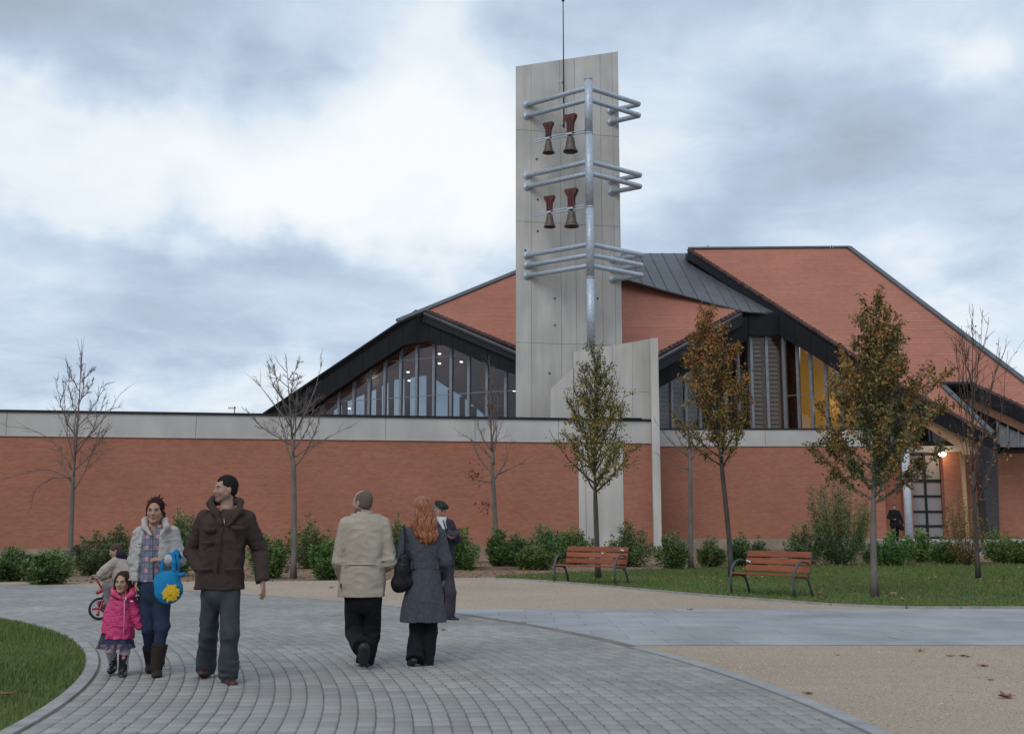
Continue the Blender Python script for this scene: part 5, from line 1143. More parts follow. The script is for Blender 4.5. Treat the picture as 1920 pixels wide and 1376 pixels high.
def body(p, J, hands, shR=.055, foot=True, chest=.14):
    """one continuous skin surface from crown to feet"""
    F_ = p.fld(list(J.values()) + [p.hc + (0, 0, .05)], (.16, .16, .12)); k = p.H / 1.75
    p.add_head(F_); F_.cone(p.hp(0, -.020, -.055), J['neck'], .050 * p.sc, .058 * k, .03); F_.cone(J['neck'], (J['shL'] + J['shR']) / 2, .055 * k, .07 * k, .04)
    F_.cone(J['shL'], J['shR'], .055 * k, .055 * k, .05); ch = (J['shL'] + J['shR']) / 2
    F_.cone(ch - (0, 0, .12 * k), J['hip'], chest * k * .95, chest * k * .90, .06, flat=(np.cross(J['shR'] - J['shL'], (0, 0, 1)), .72))
    for a in 'LR':
        F_.chain([J['sh' + a], J['el' + a], J['wr' + a]], [.048 * k, .038 * k, .025 * k], .02)
        hp_ = J['hip'] * .45 + J['th' + a] * .55; F_.chain([J['th' + a], J['kn' + a], J['an' + a]], [.068 * k, .048 * k, .034 * k], .03)
        F_.cone(J['hip'], J['th' + a], .088 * k, .075 * k, .05)
        if 'to' + a in J: F_.chain([J['an' + a], J['he' + a], J['to' + a]], [.030 * k, .024 * k, .018 * k], .02)
    for a, kw in hands.items():
        p.hand(F_, J['wr' + a], **kw)
    m = skinmat('skin' + str(p.skin), p.skin); p.out(F_, 'body', m, p.headcol)
def shoe(p, ankle, heel, toe, mat, sole, w=.046, boot=None, k=1., name='shoe'):
    pts = [ankle, heel, toe] + ([boot[0]] if boot else []); F_ = p.fld(pts, .11, max(.005, p.h)); up = np.array((0, 0, 1)); d = nrm(toe - heel)
    upn = nrm(up - d * (up @ d)); F_.cone(heel, heel * .4 + toe * .6, w * .92 * k, w * 1.02 * k, .02, flat=(upn, .85)); F_.cone(heel * .4 + toe * .6, toe, w * 1.0 * k, w * .82 * k, .02, flat=(upn, .72)); F_.cone(heel * .8 + toe * .2, ankle, w * .95 * k, w * .85 * k, .03)
    if boot: F_.chain([ankle] + list(boot[:-1]), boot[-1], .02); F_.half(boot[-2], boot[-2] - ankle)
    F_.half(heel - upn * .030 * k, -upn)
    o = p.out(F_, name, mat); G_ = p.fld([heel, toe], .10, max(.004, p.h * .8)); G_.cone(heel, heel * .45 + toe * .55, w * 1.0 * k, w * 1.08 * k, .01); G_.cone(heel * .45 + toe * .55, toe, w * 1.08 * k, w * .9 * k, .01)
    G_.half(heel - upn * .024 * k, upn); G_.half(heel - upn * .042 * k, -upn); p.out(G_, 'sole', sole, None, o); return o
BLK = M('black_leather', (.012, .011, .012), .45, spec=.5); SOLE = M('rubber_sole', (.03, .028, .027), .8)

# ================= man in the brown hooded jacket
p = Person('man in brown hooded jacket looking sideways, one hand in his pocket', 425, 1278, 1.79, skin=(.36, .22, .155)); P = p.P
p.head(P(423, 916.5), (-.80, -.60), 1.0, stubble=.5, tilt=.03)
J = dict(neck=P(426, 953, .01), shL=P(384, 972, .02), shR=P(463, 972, .02), hip=P(414, 1098, .02), elL=P(360, 1034, .12), wrL=P(374, 1062, -.02), elR=P(482, 1030, .10), wrR=P(492, 1090, .0),
         thL=P(396, 1110, .02), thR=P(431, 1110, .0), knL=P(391, 1185, .10), knR=P(430, 1188, -.08), anL=P(386, 1250, .30), anR=P(428, 1262, -.04), heL=P(389, 1258, .36), toL=P(379, 1262, .16), heR=P(424, 1274, .02), toR=P(437, 1281, -.16))
body(p, J, {'R': dict(d=P(494, 1110, -.02) - J['wrR'], palm_n=(-1, .2, 0), curl=.5, side=1), 'L': dict(d=(.6, 0, -.8), palm_n=(0, 1, 0), curl=.7, side=1)}); p.face_parts()
CT_ = clothmat('brown_wool_cloth', (.056, .037, .032), (.042, .029, .026), bs=300)
F_ = p.fld([P(340, 930), P(505, 1110)], (.06, .30, .03)); yaw = 0.05
F_.prof([(P(0, 1104)[2], P(412, 1060)[0], .02, .208, .145), (P(0, 1060)[2], P(413, 1060)[0], .02, .192, .145), (P(0, 1015)[2], P(415, 1060)[0], .02, .190, .143), (P(0, 985)[2], P(419, 1060)[0], .02, .212, .14), (P(0, 966)[2], P(423, 1060)[0], .02, .19, .11), (P(0, 955)[2], P(426, 1060)[0], .02, .12, .09)], .03, yaw)
for a, R_ in (('L', (.080, .066, .060)), ('R', (.080, .062, .056))):
    F_.chain([J['sh' + a] + (0, 0, -.005), J['el' + a] + ((.022 if a == 'R' else 0), 0, 0), J['wr' + a]], R_, .016)
F_.half(J['wrR'] + (0, 0, .004), J['wrR'] - J['elR'], J['wrR'] - .09, J['wrR'] + .12)
F_.folds(.014, 22, 3, an=(1, 1, .6)); F_.folds(.005, 60, 13); F_.folds(.014, 48, 4, lo=J['elL'] - .12, hi=J['elL'] + .12, an=(.4, .4, 1)); F_.folds(.014, 48, 5, lo=J['elR'] - .12, hi=J['elR'] + .14, an=(.4, .4, 1))
q = P(412, 1100); F_.cone(P(411, 1112, -.16), P(411, 1083, -.14), .012, .004, .012, op='cut'); F_.ell(p.hp(.0, .045, -.165), (.055, .05, .055), .02, op='cut'); F_.half(P(0, 1105) + (0, 0, 0), (0, 0, -1))
jk = p.out(F_, 'jacket', CT_)
F_ = p.fld([P(380, 935), P(470, 985)], (.06, .20, .04))      # hood and collar lying on the shoulders
F_.chain([P(394, 944, -.03), P(404, 960, -.10), P(414, 982, -.13)], (.028, .032, .014), .025); F_.chain([P(450, 941, -.01), P(448, 960, -.08), P(428, 985, -.13)], (.028, .030, .014), .025)
F_.chain([P(394, 944, -.03), P(402, 938, .08), P(428, 936, .11), P(450, 941, .0)], (.028, .040, .050, .028), .03); F_.folds(.008, 50, 8); p.out(F_, 'hood', CT_, None, jk)
def zline(pts, r, name, mat, par): MB(True).tube([p.P(*q) for q in pts], r, 6).build(name, mat, par)
zline([(417, 985, -.135), (414, 1000, -.142), (410, 1040, -.148), (407, 1075, -.150)], .006, 'zip_placket', M('dark_zip', (.03, .022, .02), .6), jk)
for (x0, x1, y0, y1) in ((380, 404, 988, 995), (433, 460, 985, 992)):
    MB(True).prism([P(x0, y0, -.128), P(x1, y0 + 1, -.138), P(x1 - 1, y1 + 2, -.140), P((x0 + x1) / 2, y1 + 4, -.143), P(x0 + 1, y1, -.132)], (0, -.012, 0)).build('pocket_flap', CT_, jk)
for (x0, x1, y0, y1) in ((376, 400, 1014, 1020), (420, 452, 1064, 1070), (366, 398, 1064, 1070)):
    MB(True).prism([P(x0, y0, -.136), P(x1, y0, -.145), P(x1, y1, -.147), P(x0, y1, -.138)], (0, -.010, 0)).build('pocket_flap', CT_, jk)
MB(True).tube([P(420, 972, -.118), P(421, 984, -.135)], .004, 6).build('zip_pull', M('steel_zip', (.5, .5, .5), .3, metal=.8), jk)
F_ = p.fld([P(410, 950), P(436, 985)], .07); F_.cone(P(427, 958, .0), P(424, 975, -.055), .058, .055, .02); F_.half(P(0, 957), (0, 0, 1)); p.out(F_, 'undershirt', clothmat('dark_tshirt', (.03, .03, .036)))
HR = M('short_black_hair', (.014, .012, .012), .95, spec=.08, col2=(.028, .024, .022), ns=120, bump=(220, 1.0, .004))
def hair_short(p, mat, th=.006, front=.060, low=-.03, name='hair'):
    F_ = p.fld([p.hc], .16 * p.sc, min(p.h, .005)); p.he(F_, (0, -.014, .034), (.077 + th * .4, .096 + th * .6, .086 + th), .005); p.he(F_, (0, -.045, -.01), (.072, .060, .060), .02)
    p.he(F_, (0, .078, front - .062), (.075, .062, .062), .012, 'cut'); p.he(F_, (0, .05, -.085), (.11, .09, .075), .01, 'cut')
    for x in (-1, 1): p.he(F_, (x * .085, .040, -.025), (.030, .045, .06), .006, 'cut'); p.he(F_, (x * .05, .09, .055), (.030, .040, .028), .01, 'cut')
    F_.half(p.hp(0, 0, low - .04), -p.Rm[2]); F_.folds(.004, 160, 3); p.out(F_, name, mat)
hair_short(p, HR)
TR = clothmat('charcoal_grey_trousers', (.050, .058, .066), (.036, .042, .050), bs=200)
def trousers(p, J, wst, R_, mat, hem=None, fo=.011, seed=9, flat=.9, cut=True):
    F_ = p.fld([wst, J['thL'], J['thR'], J['anL'], J['anR'], J['knL'], J['knR']], (.13, .16, .05)); F_.cone(wst, (J['thL'] + J['thR']) / 2, R_[0], R_[0] * 1.02, .05, flat=((0, 1, 0), .78))
    for a in 'LR':
        F_.cone(J['th' + a], J['kn' + a], R_[1], R_[2], .012); F_.cone(J['kn' + a], J['an' + a], R_[2], R_[3], .02)
        F_.folds(fo, 40, seed + ord(a), lo=J['an' + a] - .11, hi=J['an' + a] + (.13, .13, .22), an=(.35, .35, 1)); F_.folds(fo * .8, 36, seed + 2, lo=J['kn' + a] - .12, hi=J['kn' + a] + .12, an=(.4, .4, 1))
    F_.folds(fo * .7, 18, seed, an=(1, 1, .4))
    if cut:
        for a in 'LR': F_.half(J['an' + a] + (hem or (0, 0, -.045)), J['an' + a] - J['kn' + a], J['an' + a] - .16, J['an' + a] + .16)
    return p.out(F_, 'trousers', mat)
trousers(p, J, P(413, 1090, .02), (.152, .086, .078, .083), TR, fo=.019)
LEA = M('brown_leather', (.055, .022, .016), .5, spec=.45)
shoe(p, J['anL'], J['heL'], J['toL'], LEA, SOLE, .045); shoe(p, J['anR'], J['heR'], J['toR'], LEA, SOLE, .047)

# ================= woman in the pale jacket
p = Person('woman in pale jacket, plaid shirt, jeans and brown boots, carrying a blue bag', 287, 1266, 1.62, skin=(.38, .22, .15)); P = p.P
p.head(P(291, 957.5), (.10, -1), .96, female=True)
J = dict(neck=P(288, 992, .02), shL=P(264, 1002, .03), shR=P(321, 1001, .03), hip=P(290, 1098, .03), elL=P(254, 1050, .06), wrL=P(256, 1092, .0), elR=P(336, 1048, .02), wrR=P(309, 1050, -.17),
         thL=P(277, 1110, .03), thR=P(303, 1110, .03), knL=P(280, 1175, .06), knR=P(303, 1175, .0), anL=P(283, 1240, .28), anR=P(294, 1248, -.02), heL=P(283, 1250, .32), toL=P(280, 1256, .14), heR=P(294, 1262, .03), toR=P(294, 1266, -.15))
body(p, J, {'R': dict(d=(-.95, -.1, .12), palm_n=(.1, .3, -1), curl=.55, side=-1, sc=.9), 'L': dict(d=(.1, -.1, -1), palm_n=(1, 0, 0), curl=.6, side=1, sc=.88)}, chest=.125); p.face_parts()
PJ = clothmat('pale_padded_cloth', (.40, .38, .37), (.33, .32, .32), rough=.7, bs=90, b=.3)
F_ = p.fld([P(238, 965), P(352, 1105)], (.05, .28, .03))
F_.prof([(P(0, 1100)[2], P(280, 1060)[0], .04, .20, .13), (P(0, 1060)[2], P(285, 1060)[0], .03, .185, .135), (P(0, 1030)[2], P(288, 1060)[0], .03, .175, .135), (P(0, 1003)[2], P(291, 1060)[0], .03, .175, .12), (P(0, 990)[2], P(291, 1060)[0], .03, .12, .09)], .03)
F_.chain([J['shL'], J['elL'], J['wrL']], (.072, .064, .052), .03); F_.chain([J['shR'], J['elR'], J['wrR'] + (.05, 0, .0)], (.074, .068, .056), .014)
F_.half(J['wrL'] + (0, 0, .02), (0, 0, -1), J['wrL'] - .08, J['wrL'] + (.06, .1, .10))
x0, x1 = P(264, 1060)[0], P(302, 1060)[0]                          # open front: cut a channel
F_.prof([(P(0, 1110)[2], P(288, 1060)[0], -.15, .125, .16), (P(0, 1050)[2], P(284, 1060)[0], -.15, .095, .15), (P(0, 1000)[2], P(286, 1060)[0], -.15, .085, .14), (P(0, 975)[2], P(289, 1060)[0], -.12, .075, .13)], .015, op='cut')
F_.half(P(0, 1066), (0, 0, -1), P(292, 1130, -.3), P(360, 1066, .3)); F_.folds(.009, 46, 31, an=(.35, .35, 1)); F_.folds(.006, 28, 32)
jk = p.out(F_, 'jacket', PJ)
F_ = p.fld([P(255, 965), P(330, 1005)], (.05, .2, .04)); F_.chain([P(283, 1003, -.12), P(271, 988, -.08), P(272, 976, .03), P(290, 972, .12), P(309, 976, .04), P(312, 988, -.08), P(301, 1003, -.12)], (.010, .025, .028, .036, .028, .025, .010), .03); F_.folds(.006, 60, 33); p.out(F_, 'fluffy_collar', clothmat('fluffy_collar', (.42, .38, .35), bs=70, b=.9), None, jk)
for y in (1000, 1020, 1040, 1062, 1085): MB(True).lathe(P(261, y, -.125), [(.001, .008), (.008, 0), (.001, -.008)], 8).build('snap_button', BLK, jk)
# plaid shirt
PLm = clothmat('plaid_shirt_cloth', (.14, .16, .21)); t = PLm.node_tree; K = t.nodes.new; lk = t.links.new; pb = t.nodes['Principled BSDF']; tcn = K('ShaderNodeTexCoord'); sp = K('ShaderNodeSeparateXYZ'); lk(tcn.outputs['Object'], sp.inputs[0])
def tri(o, sc_, ph, lo_, hi_):
    a = K('ShaderNodeMath'); a.operation = 'MULTIPLY_ADD'; lk(o, a.inputs[0]); a.inputs[1].default_value = sc_; a.inputs[2].default_value = ph; b = K('ShaderNodeMath'); b.operation = 'SINE'; lk(a.outputs[0], b.inputs[0])
    c = K('ShaderNodeMapRange'); lk(b.outputs[0], c.inputs[0]); c.inputs[1].default_value = lo_; c.inputs[2].default_value = hi_; return c.outputs[0]
gx, gz = tri(sp.outputs[0], 68, 1.0, .1, .5), tri(sp.outputs[2], 62, 0, .1, .5); pr_ = K('ShaderNodeMath'); pr_.operation = 'MULTIPLY'; lk(gx, pr_.inputs[0]); lk(gz, pr_.inputs[1])
mxx = K('ShaderNodeMix'); mxx.data_type = 'RGBA'; lk(pr_.outputs[0], mxx.inputs[0]); mxx.inputs[6].default_value = (.17, .19, .25, 1); mxx.inputs[7].default_value = (.50, .27, .34, 1)
l1, l2 = tri(sp.outputs[0], 136, 2.2, .8, .95), tri(sp.outputs[2], 124, 2.4, .8, .95); ad = K('ShaderNodeMath'); ad.operation = 'MAXIMUM'; lk(l1, ad.inputs[0]); lk(l2, ad.inputs[1]); hf = K('ShaderNodeMath'); hf.operation = 'MULTIPLY'; lk(ad.outputs[0], hf.inputs[0]); hf.inputs[1].default_value = .6
mx2 = K('ShaderNodeMix'); mx2.data_type = 'RGBA'; lk(hf.outputs[0], mx2.inputs[0]); lk(mxx.outputs[2], mx2.inputs[6]); mx2.inputs[7].default_value = (.045, .055, .085, 1); lk(mx2.outputs[2], pb.inputs['Base Color'])
F_ = p.fld([P(262, 980), P(312, 1095)], (.04, .2, .02)); F_.prof([(P(0, 1090)[2], P(287, 1060)[0], .02, .128, .112), (P(0, 1050)[2], P(286, 1060)[0], .02, .118, .108), (P(0, 1015)[2], P(286, 1060)[0], .02, .120, .118), (P(0, 996)[2], P(287, 1060)[0], .02, .11, .095), (P(0, 984)[2], P(289, 1060)[0], .02, .06, .065)], .02)
F_.ell(p.hp(0, .05, -.165), (.032, .045, .055), .01, op='cut'); F_.folds(.005, 40, 35); sh = p.out(F_, 'shirt', PLm)
MB(True).tube([P(286, 1004, -.098), P(286, 1040, -.092), P(287, 1086, -.095)], .004, 5).build('button_placket', M('placket', (.10, .11, .15), .8), sh)
JE = clothmat('dark_blue_denim', (.028, .045, .085), (.02, .032, .062), bs=240)
trousers(p, J, P(290, 1090, .03), (.140, .090, .068, .034), JE, cut=False, fo=.012)
BOO = M('brown_suede_boot', (.026, .018, .015), .85, col2=(.02, .014, .012), ns=12, bump=(120, .4, .003))
shoe(p, J['anL'], J['heL'], J['toL'], BOO, SOLE, .040, boot=(P(281, 1212, .20), (.052, .068)), name='boot'); bo = shoe(p, J['anR'], J['heR'], J['toR'], BOO, SOLE, .042, boot=(P(300, 1207, -.02), (.055, .072)), name='boot')
for dx, y in ((7, 1238), (8, 1232)): MB(True).tube([P(296 + dx - 3, y, -.01), P(300 + dx, y + 4, -.02), P(301 + dx, y + 12, -.02)], .004, 5).build('tassel', BOO, bo)
HR2 = M('dark_auburn_hair', (.045, .016, .014), .9, spec=.12, col2=(.022, .010, .010), ns=90, stretch=(1, 1, .3), bump=(160, .9, .004))
F_ = p.fld([p.hc], .20, .0045); p.he(F_, (0, -.016, .036), (.082, .102, .092), .005); p.he(F_, (0, -.07, -.01), (.07, .06, .06), .02); p.he(F_, (0, -.06, .095), (.045, .045, .035), .02)
p.he(F_, (0, .088, -.004), (.067, .062, .088), .008, 'cut'); p.he(F_, (0, .05, -.10), (.09, .09, .06), .01, 'cut')
for a, b, c_ in ((-.05, -.06, .13), (-.02, -.06, .16), (.02, -.06, .15), (.045, -.05, .13), (.0, -.09, .14), (-.08, -.02, .05), (.07, -.04, .09)): p.hcn(F_, (a * .4, -.05, .10), (a * 1.3, b, c_), .012, .003, .006)
for x in (-1, 1): p.hcn(F_, (x * .072, .02, .02), (x * .080, .0, -.05), .010, .004, .01)
p.hcn(F_, (-.08, -.02, -.02), (-.092, -.02, -.085), .014, .005, .01); F_.folds(.005, 150, 7); p.out(F_, 'hair', HR2)
# the blue bag hangs from her forearm
BL = clothmat('blue_felt', (.015, .20, .42), (.012, .16, .35), bs=120, b=.6); pb_ = p
bag = empty('bag', tuple(p.base + P(316, 1100, -.20))); tag(bag, "round blue felt bag with fuzzy yellow patch, hanging from the jeans wearing woman", 'bag')
ob = P(316, 1100, -.20); Q = lambda x, y, d=0.: P(x, y, -.20 + d) - ob
F_ = Fld(np.array((-.20, -.12, -.19)), np.array((.20, .12, .32)), .0055); F_.cone(Q(314, 1097), Q(316, 1104), .118, .128, .03, flat=((0, 1, 0), .42)); F_.cone(Q(299, 1085), Q(327, 1077), .040, .042, .03, flat=((0, 1, 0), .6)); F_.folds(.006, 45, 12)
link('pouch', F_.mesh('pouch'), BL, bag)
for pts, r in (([(302, 1082, .01), (303, 1062, .0), (306, 1052, -.005), (316, 1040, .02), (330, 1041, .07), (334, 1050, .10)], .019), ([(326, 1078, -.01), (326, 1055, -.02), (323, 1040, .0), (330, 1034, .05), (337, 1044, .09)], .021), ([(334, 1079, .02), (334, 1056, .0), (331, 1040, .02), (334, 1036, .06)], .018)):
    F_ = Fld(np.array((-.20, -.12, -.02)), np.array((.26, .22, .42)), .0055); A = [Q(*q) for q in pts]; F_.chain(A, [r] * len(A), .01, flat=((0, 1, 0), .5)); link('strap', F_.mesh('strap'), BL, bag)
F_ = Fld(np.array((.0, -.12, -.05)), np.array((.22, .1, .2)), .005); F_.cone(Q(334, 1078), Q(343, 1077), .016, .022, .01); link('knot', F_.mesh('knot'), BL, bag)
YF = clothmat('yellow_fuzz', (.62, .42, .03), (.50, .32, .02), bs=90, b=1.)
F_ = Fld(np.array((-.12, -.12, -.17)), np.array((.18, .03, .12)), .0045); cq = Q(320, 1111, -.045); nst = 16
for i in range(nst): a = 2 * math.pi * i / nst; F_.cone(cq, cq + np.array((math.cos(a) * (.072 + .010 * math.sin(i * 2.7)), 0, math.sin(a) * (.070 + .012 * math.sin(i * 4.1)))), .024, .010, .010, flat=((0, 1, 0), .6))
F_.ell(cq, (.066, .018, .062), .01); F_.folds(.004, 120, 5); o = link('fuzzy_patch', F_.mesh('fuzzy_patch'), YF, bag)
MB(True).tube([cq + (-.018, -.019, -.015), cq + (0, -.021, -.024), cq + (.018, -.019, -.015)], .0025, 5).build('orange_stitch', M('orange_stitch', (.5, .14, .02), .8), o)

# ================= little girl in pink
p = Person('little girl in bright pink coat, lilac tights and black rubber boots', 231, 1266, .96, skin=(.40, .25, .18), h=.005); P = p.P
p.head(P(230, 1091), (-.05, -1), .80, female=True)
J = dict(neck=P(231, 1113, .02), shL=P(216, 1126, .02), shR=P(245, 1125, .02), hip=P(230, 1188, .02), elL=P(207, 1155, .02), wrL=P(204, 1188, -.02), elR=P(254, 1150, .02), wrR=P(261, 1172, .03),
         thL=P(221, 1195, .02), thR=P(238, 1195, .02), knL=P(207, 1217, -.05), knR=P(234, 1222, .0), anL=P(212, 1242, .08), anR=P(230, 1252, .0), heL=P(213, 1252, .09), toL=P(206, 1257, -.02), heR=P(230, 1262, .03), toR=P(229, 1267, -.09))
for k_ in list(J): J[k_] = np.asarray(J[k_])
body(p, J, {'L': dict(d=(-.1, -.1, -1), palm_n=(1, 0, 0), curl=.5, side=1, sc=.55), 'R': dict(d=(.2, 0, 1), palm_n=(0, 1, 0), curl=.6, side=1, sc=.55)}, chest=.16); p.face_parts()
PK = clothmat('pink_shiny_cloth', (.55, .055, .17), (.44, .04, .13), rough=.5, bs=60, b=.25)
F_ = p.fld([P(185, 1105), P(268, 1200)], (.03, .2, .02)); F_.prof([(P(0, 1196)[2], P(226, 1060)[0], .02, .142, .125), (P(0, 1165)[2], P(229, 1060)[0], .02, .122, .112), (P(0, 1135)[2], P(230, 1060)[0], .02, .108, .105), (P(0, 1120)[2], P(231, 1060)[0], .02, .10, .085), (P(0, 1112)[2], P(231, 1060)[0], .02, .06, .06)], .03)
F_.chain([J['shL'], J['elL'] + (-.01, 0, 0), J['wrL'] + (-.015, 0, 0)], (.054, .054, .052), .012); F_.chain([J['shR'], J['elR'], J['wrR']], (.054, .048, .040), .012); F_.half(J['wrL'] + (0, 0, .01), (0, 0, -1), J['wrL'] - .07, J['wrL'] + (.055, .07, .07)); F_.folds(.007, 90, 41, an=(.25, .25, 1)); F_.folds(.006, 50, 42)
F_.ell(p.hp(0, .06, -.15), (.04, .04, .04), .01, op='cut'); jk = p.out(F_, 'coat', PK)
F_ = p.fld([P(208, 1100), P(256, 1130)], (.03, .15, .03)); F_.chain([P(226, 1121, -.09), P(214, 1113, -.06), P(215, 1107, .06), P(231, 1106, .12), P(249, 1104, .06), P(248, 1113, -.06), P(234, 1122, -.09)], (.014, .026, .032, .036, .034, .028, .014), .02); p.out(F_, 'hood', PK, None, jk)
MB(True).tube([P(233, 1123, -.098), P(233, 1150, -.112), P(231, 1195, -.125)], .0035, 5).build('zip', M('pale_pink_zip', (.7, .35, .5), .4), jk)
MB(True).box(P(236, 1122, -.10), (.008, .006, .03)).build('zip_pull', M('white_metal', (.7, .7, .7), .4), jk); MB(True).box(P(247, 1127, -.088), (.028, .005, .016)).build('badge', M('badge_pink', (.75, .45, .6), .5), jk)
MB(True).tube([P(211, 1172, -.10), P(222, 1173, -.118), P(236, 1173, -.118), P(252, 1171, -.09)], .006, 6).build('waist_cord', PK, jk)
F_ = p.fld([P(192, 1190), P(255, 1216)], (.03, .17, .02)); F_.prof([(P(0, 1212)[2], P(223, 1060)[0], .02, .158, .12), (P(0, 1188)[2], P(225, 1060)[0], .02, .135, .105)], .01, fold=(.06, 11, 0)); p.out(F_, 'skirt', clothmat('denim_skirt', (.04, .055, .10), (.03, .04, .075)))
TRM = M('patterned_frill', (.22, .10, .09), .8, col2=(.05, .06, .12), ns=26, lo=.45, hi=.55)
F_ = p.fld([P(190, 1204), P(256, 1220)], (.03, .17, .02)); F_.prof([(P(0, 1215)[2], P(223, 1060)[0], .02, .164, .126), (P(0, 1206)[2], P(223, 1060)[0], .02, .156, .118)], .01, fold=(.09, 15, 1)); p.out(F_, 'skirt_frill', TRM)
F_ = p.fld([P(192, 1185), P(215, 1200)], .05); F_.cone(P(201, 1186, -.02), P(201, 1195, -.02), .052, .055, .01); F_.half(P(0, 1196), (0, 0, -1)); F_.half(P(0, 1187), (0, 0, 1)); p.out(F_, 'cuff', M('patterned_cuff', (.30, .14, .12), .8, col2=(.10, .08, .10), ns=30, lo=.45, hi=.55), None, jk)
TI = clothmat('lilac_tights', (.42, .34, .40), rough=.8, bs=120)
F_ = p.fld([J['thL'], J['thR'], J['knL'], J['knR'], J['anL'], J['anR']], .07); F_.chain([J['thL'], J['knL'], J['anL']], (.055, .046, .034), .01); F_.chain([J['thR'], J['knR'], J['anR']], (.055, .044, .034), .01); F_.cone(J['thL'], J['thR'], .05, .05, .02); F_.folds(.004, 90, 43, an=(.3, .3, 1)); p.out(F_, 'tights', TI)
WE = M('black_rubber_boot', (.012, .012, .016), .25, spec=.6)
shoe(p, J['anL'], J['heL'], J['toL'], WE, SOLE, .034, boot=(P(210, 1227, .01), (.036, .044)), name='boot'); bo = shoe(p, J['anR'], J['heR'], J['toR'], WE, SOLE, .034, boot=(P(233, 1226, .0), (.036, .046)), name='boot')
MB(True).lathe(P(232, 1233, -.048), [(.001, .018), (.014, .012), (.018, 0), (.012, -.014), (.001, -.018)], 10).build('boot_motif', M('pink_motif', (.5, .16, .25), .5), bo)
HR3 = M('dark_brown_hair', (.030, .018, .013), .9, spec=.12, col2=(.05, .03, .02), ns=80, stretch=(1, 1, .3), bump=(150, 1., .004))
F_ = p.fld([p.hc], .16, .0045); p.he(F_, (0, -.02, .034), (.088, .106, .092), .005); p.he(F_, (0, -.05, -.05), (.092, .07, .075), .02)
for x in (-1, 1): p.hcn(F_, (x * .076, .02, .03), (x * .092, -.005, -.085), .018, .016, .01)
p.he(F_, (0, .092, -.002), (.069, .064, .086), .008, 'cut'); F_.folds(.007, 120, 9); p.out(F_, 'hair', HR3)
# ================= bald man in the beige coat, seen from behind
p = Person('balding man in beige coat and black trousers seen from behind', 682, 1248, 1.72, skin=(.38, .23, .17)); P = p.P
p.head(P(679, 941.5), (-.80, .42), 1.0, stubble=.75, tilt=-.02)
J = dict(neck=P(682, 968, .0), shL=P(650, 984, -.01), shR=P(716, 984, .01), hip=P(681, 1112, .0), elL=P(637, 1052, -.02), wrL=P(646, 1085, .16), elR=P(731, 1052, -.02), wrR=P(722, 1062, .20),
         thL=P(664, 1122, .0), thR=P(698, 1122, .0), knL=P(664, 1184, .08), knR=P(697, 1186, .10), anL=P(677, 1214, -.26), anR=P(684, 1240, .06), heL=P(683, 1213, -.33), toL=P(681, 1240, -.25), heR=P(683, 1247, -.02), toR=P(684, 1243, .18))
body(p, J, {'L': dict(d=(.1, .6, -1), palm_n=(1, 0, 0), curl=.5, side=1), 'R': dict(d=(-.7, .7, .1), palm_n=(0, -1, .1), curl=.6, side=1)}); p.face_parts(browc=(.06, .045, .035))
BG = clothmat('beige_coat_cloth', (.37, .325, .26), (.32, .28, .225), rough=.85, bs=140, b=.3)
F_ = p.fld([P(615, 950), P(748, 1120)], (.04, .34, .03)); X = lambda x: P(x, 1060)[0]; Z = lambda y: P(0, y)[2]
F_.prof([(Z(1119), X(678), 0, .222, .160), (Z(1090), X(679), 0, .222, .155), (Z(1056), X(681), 0, .205, .15), (Z(1020), X(683), 0, .208, .145), (Z(990), X(684), .0, .215, .135), (Z(972), X(684), 0, .185, .115), (Z(964), X(684), 0, .11, .085)], .03, e=2.5)
F_.chain([J['shL'], J['elL'], J['wrL']], (.080, .070, .060), .014); F_.chain([J['shR'], J['elR'], J['wrR']], (.080, .068, .058), .014)
F_.half(J['wrL'] + (0, .02, 0), J['wrL'] - J['elL'], J['wrL'] - .09, J['wrL'] + .12)
F_.folds(.013, 18, 51, an=(1, 1, .7)); F_.folds(.006, 44, 57); F_.folds(.010, 46, 52, lo=J['elL'] - .14, hi=J['elL'] + (.10, .14, .14), an=(.4, .4, 1)); F_.folds(.010, 46, 53, lo=J['elR'] - .12, hi=J['elR'] + .14, an=(.4, .4, 1))
F_.cone(P(637, 1058, -.155), P(721, 1058, -.155), .006, .006, .008); F_.cone(P(640, 1060, -.150), P(720, 1060, -.150), .006, .006, .006, op='cut'); F_.half(P(0, 1118), (0, 0, -1)); jk = p.out(F_, 'coat', BG)
F_ = p.fld([P(655, 950), P(712, 980)], .12); F_.cone(P(684, 972, .01), P(683, 957, .0), .088, .074, .01); F_.half(P(683, 957), (0, -.12, 1)); F_.cone(P(683, 957, .0), P(683, 940, .0), .062, .062, .01, op='cut'); F_.folds(.005, 50, 55); p.out(F_, 'collar', BG, None, jk)
for x in (639,): MB().box(P(x, 1098, -.13), (.012, .01, .04)).build('button_tab', BLK, jk)
MB(True).tube([P(647, 1060, -.13), P(650, 1090, -.14), P(651, 1117, -.145)], .003, 5).build('side_seam', BG, jk)
BT = clothmat('black_wool', (.008, .008, .010), (.012, .012, .014), bs=200)
trousers(p, J, P(681, 1110, .0), (.160, .094, .082, .084), BT, hem=(0, .0, -.03), fo=.017)
shoe(p, J['anL'], J['heL'], J['toL'], BLK, SOLE, .050); shoe(p, J['anR'], J['heR'], J['toR'], BLK, SOLE, .048)
HG = M('greying_cropped_hair', (.15, .11, .085), .9, spec=.1, col2=(.10, .075, .06), ns=200, bump=(260, .6, .002))
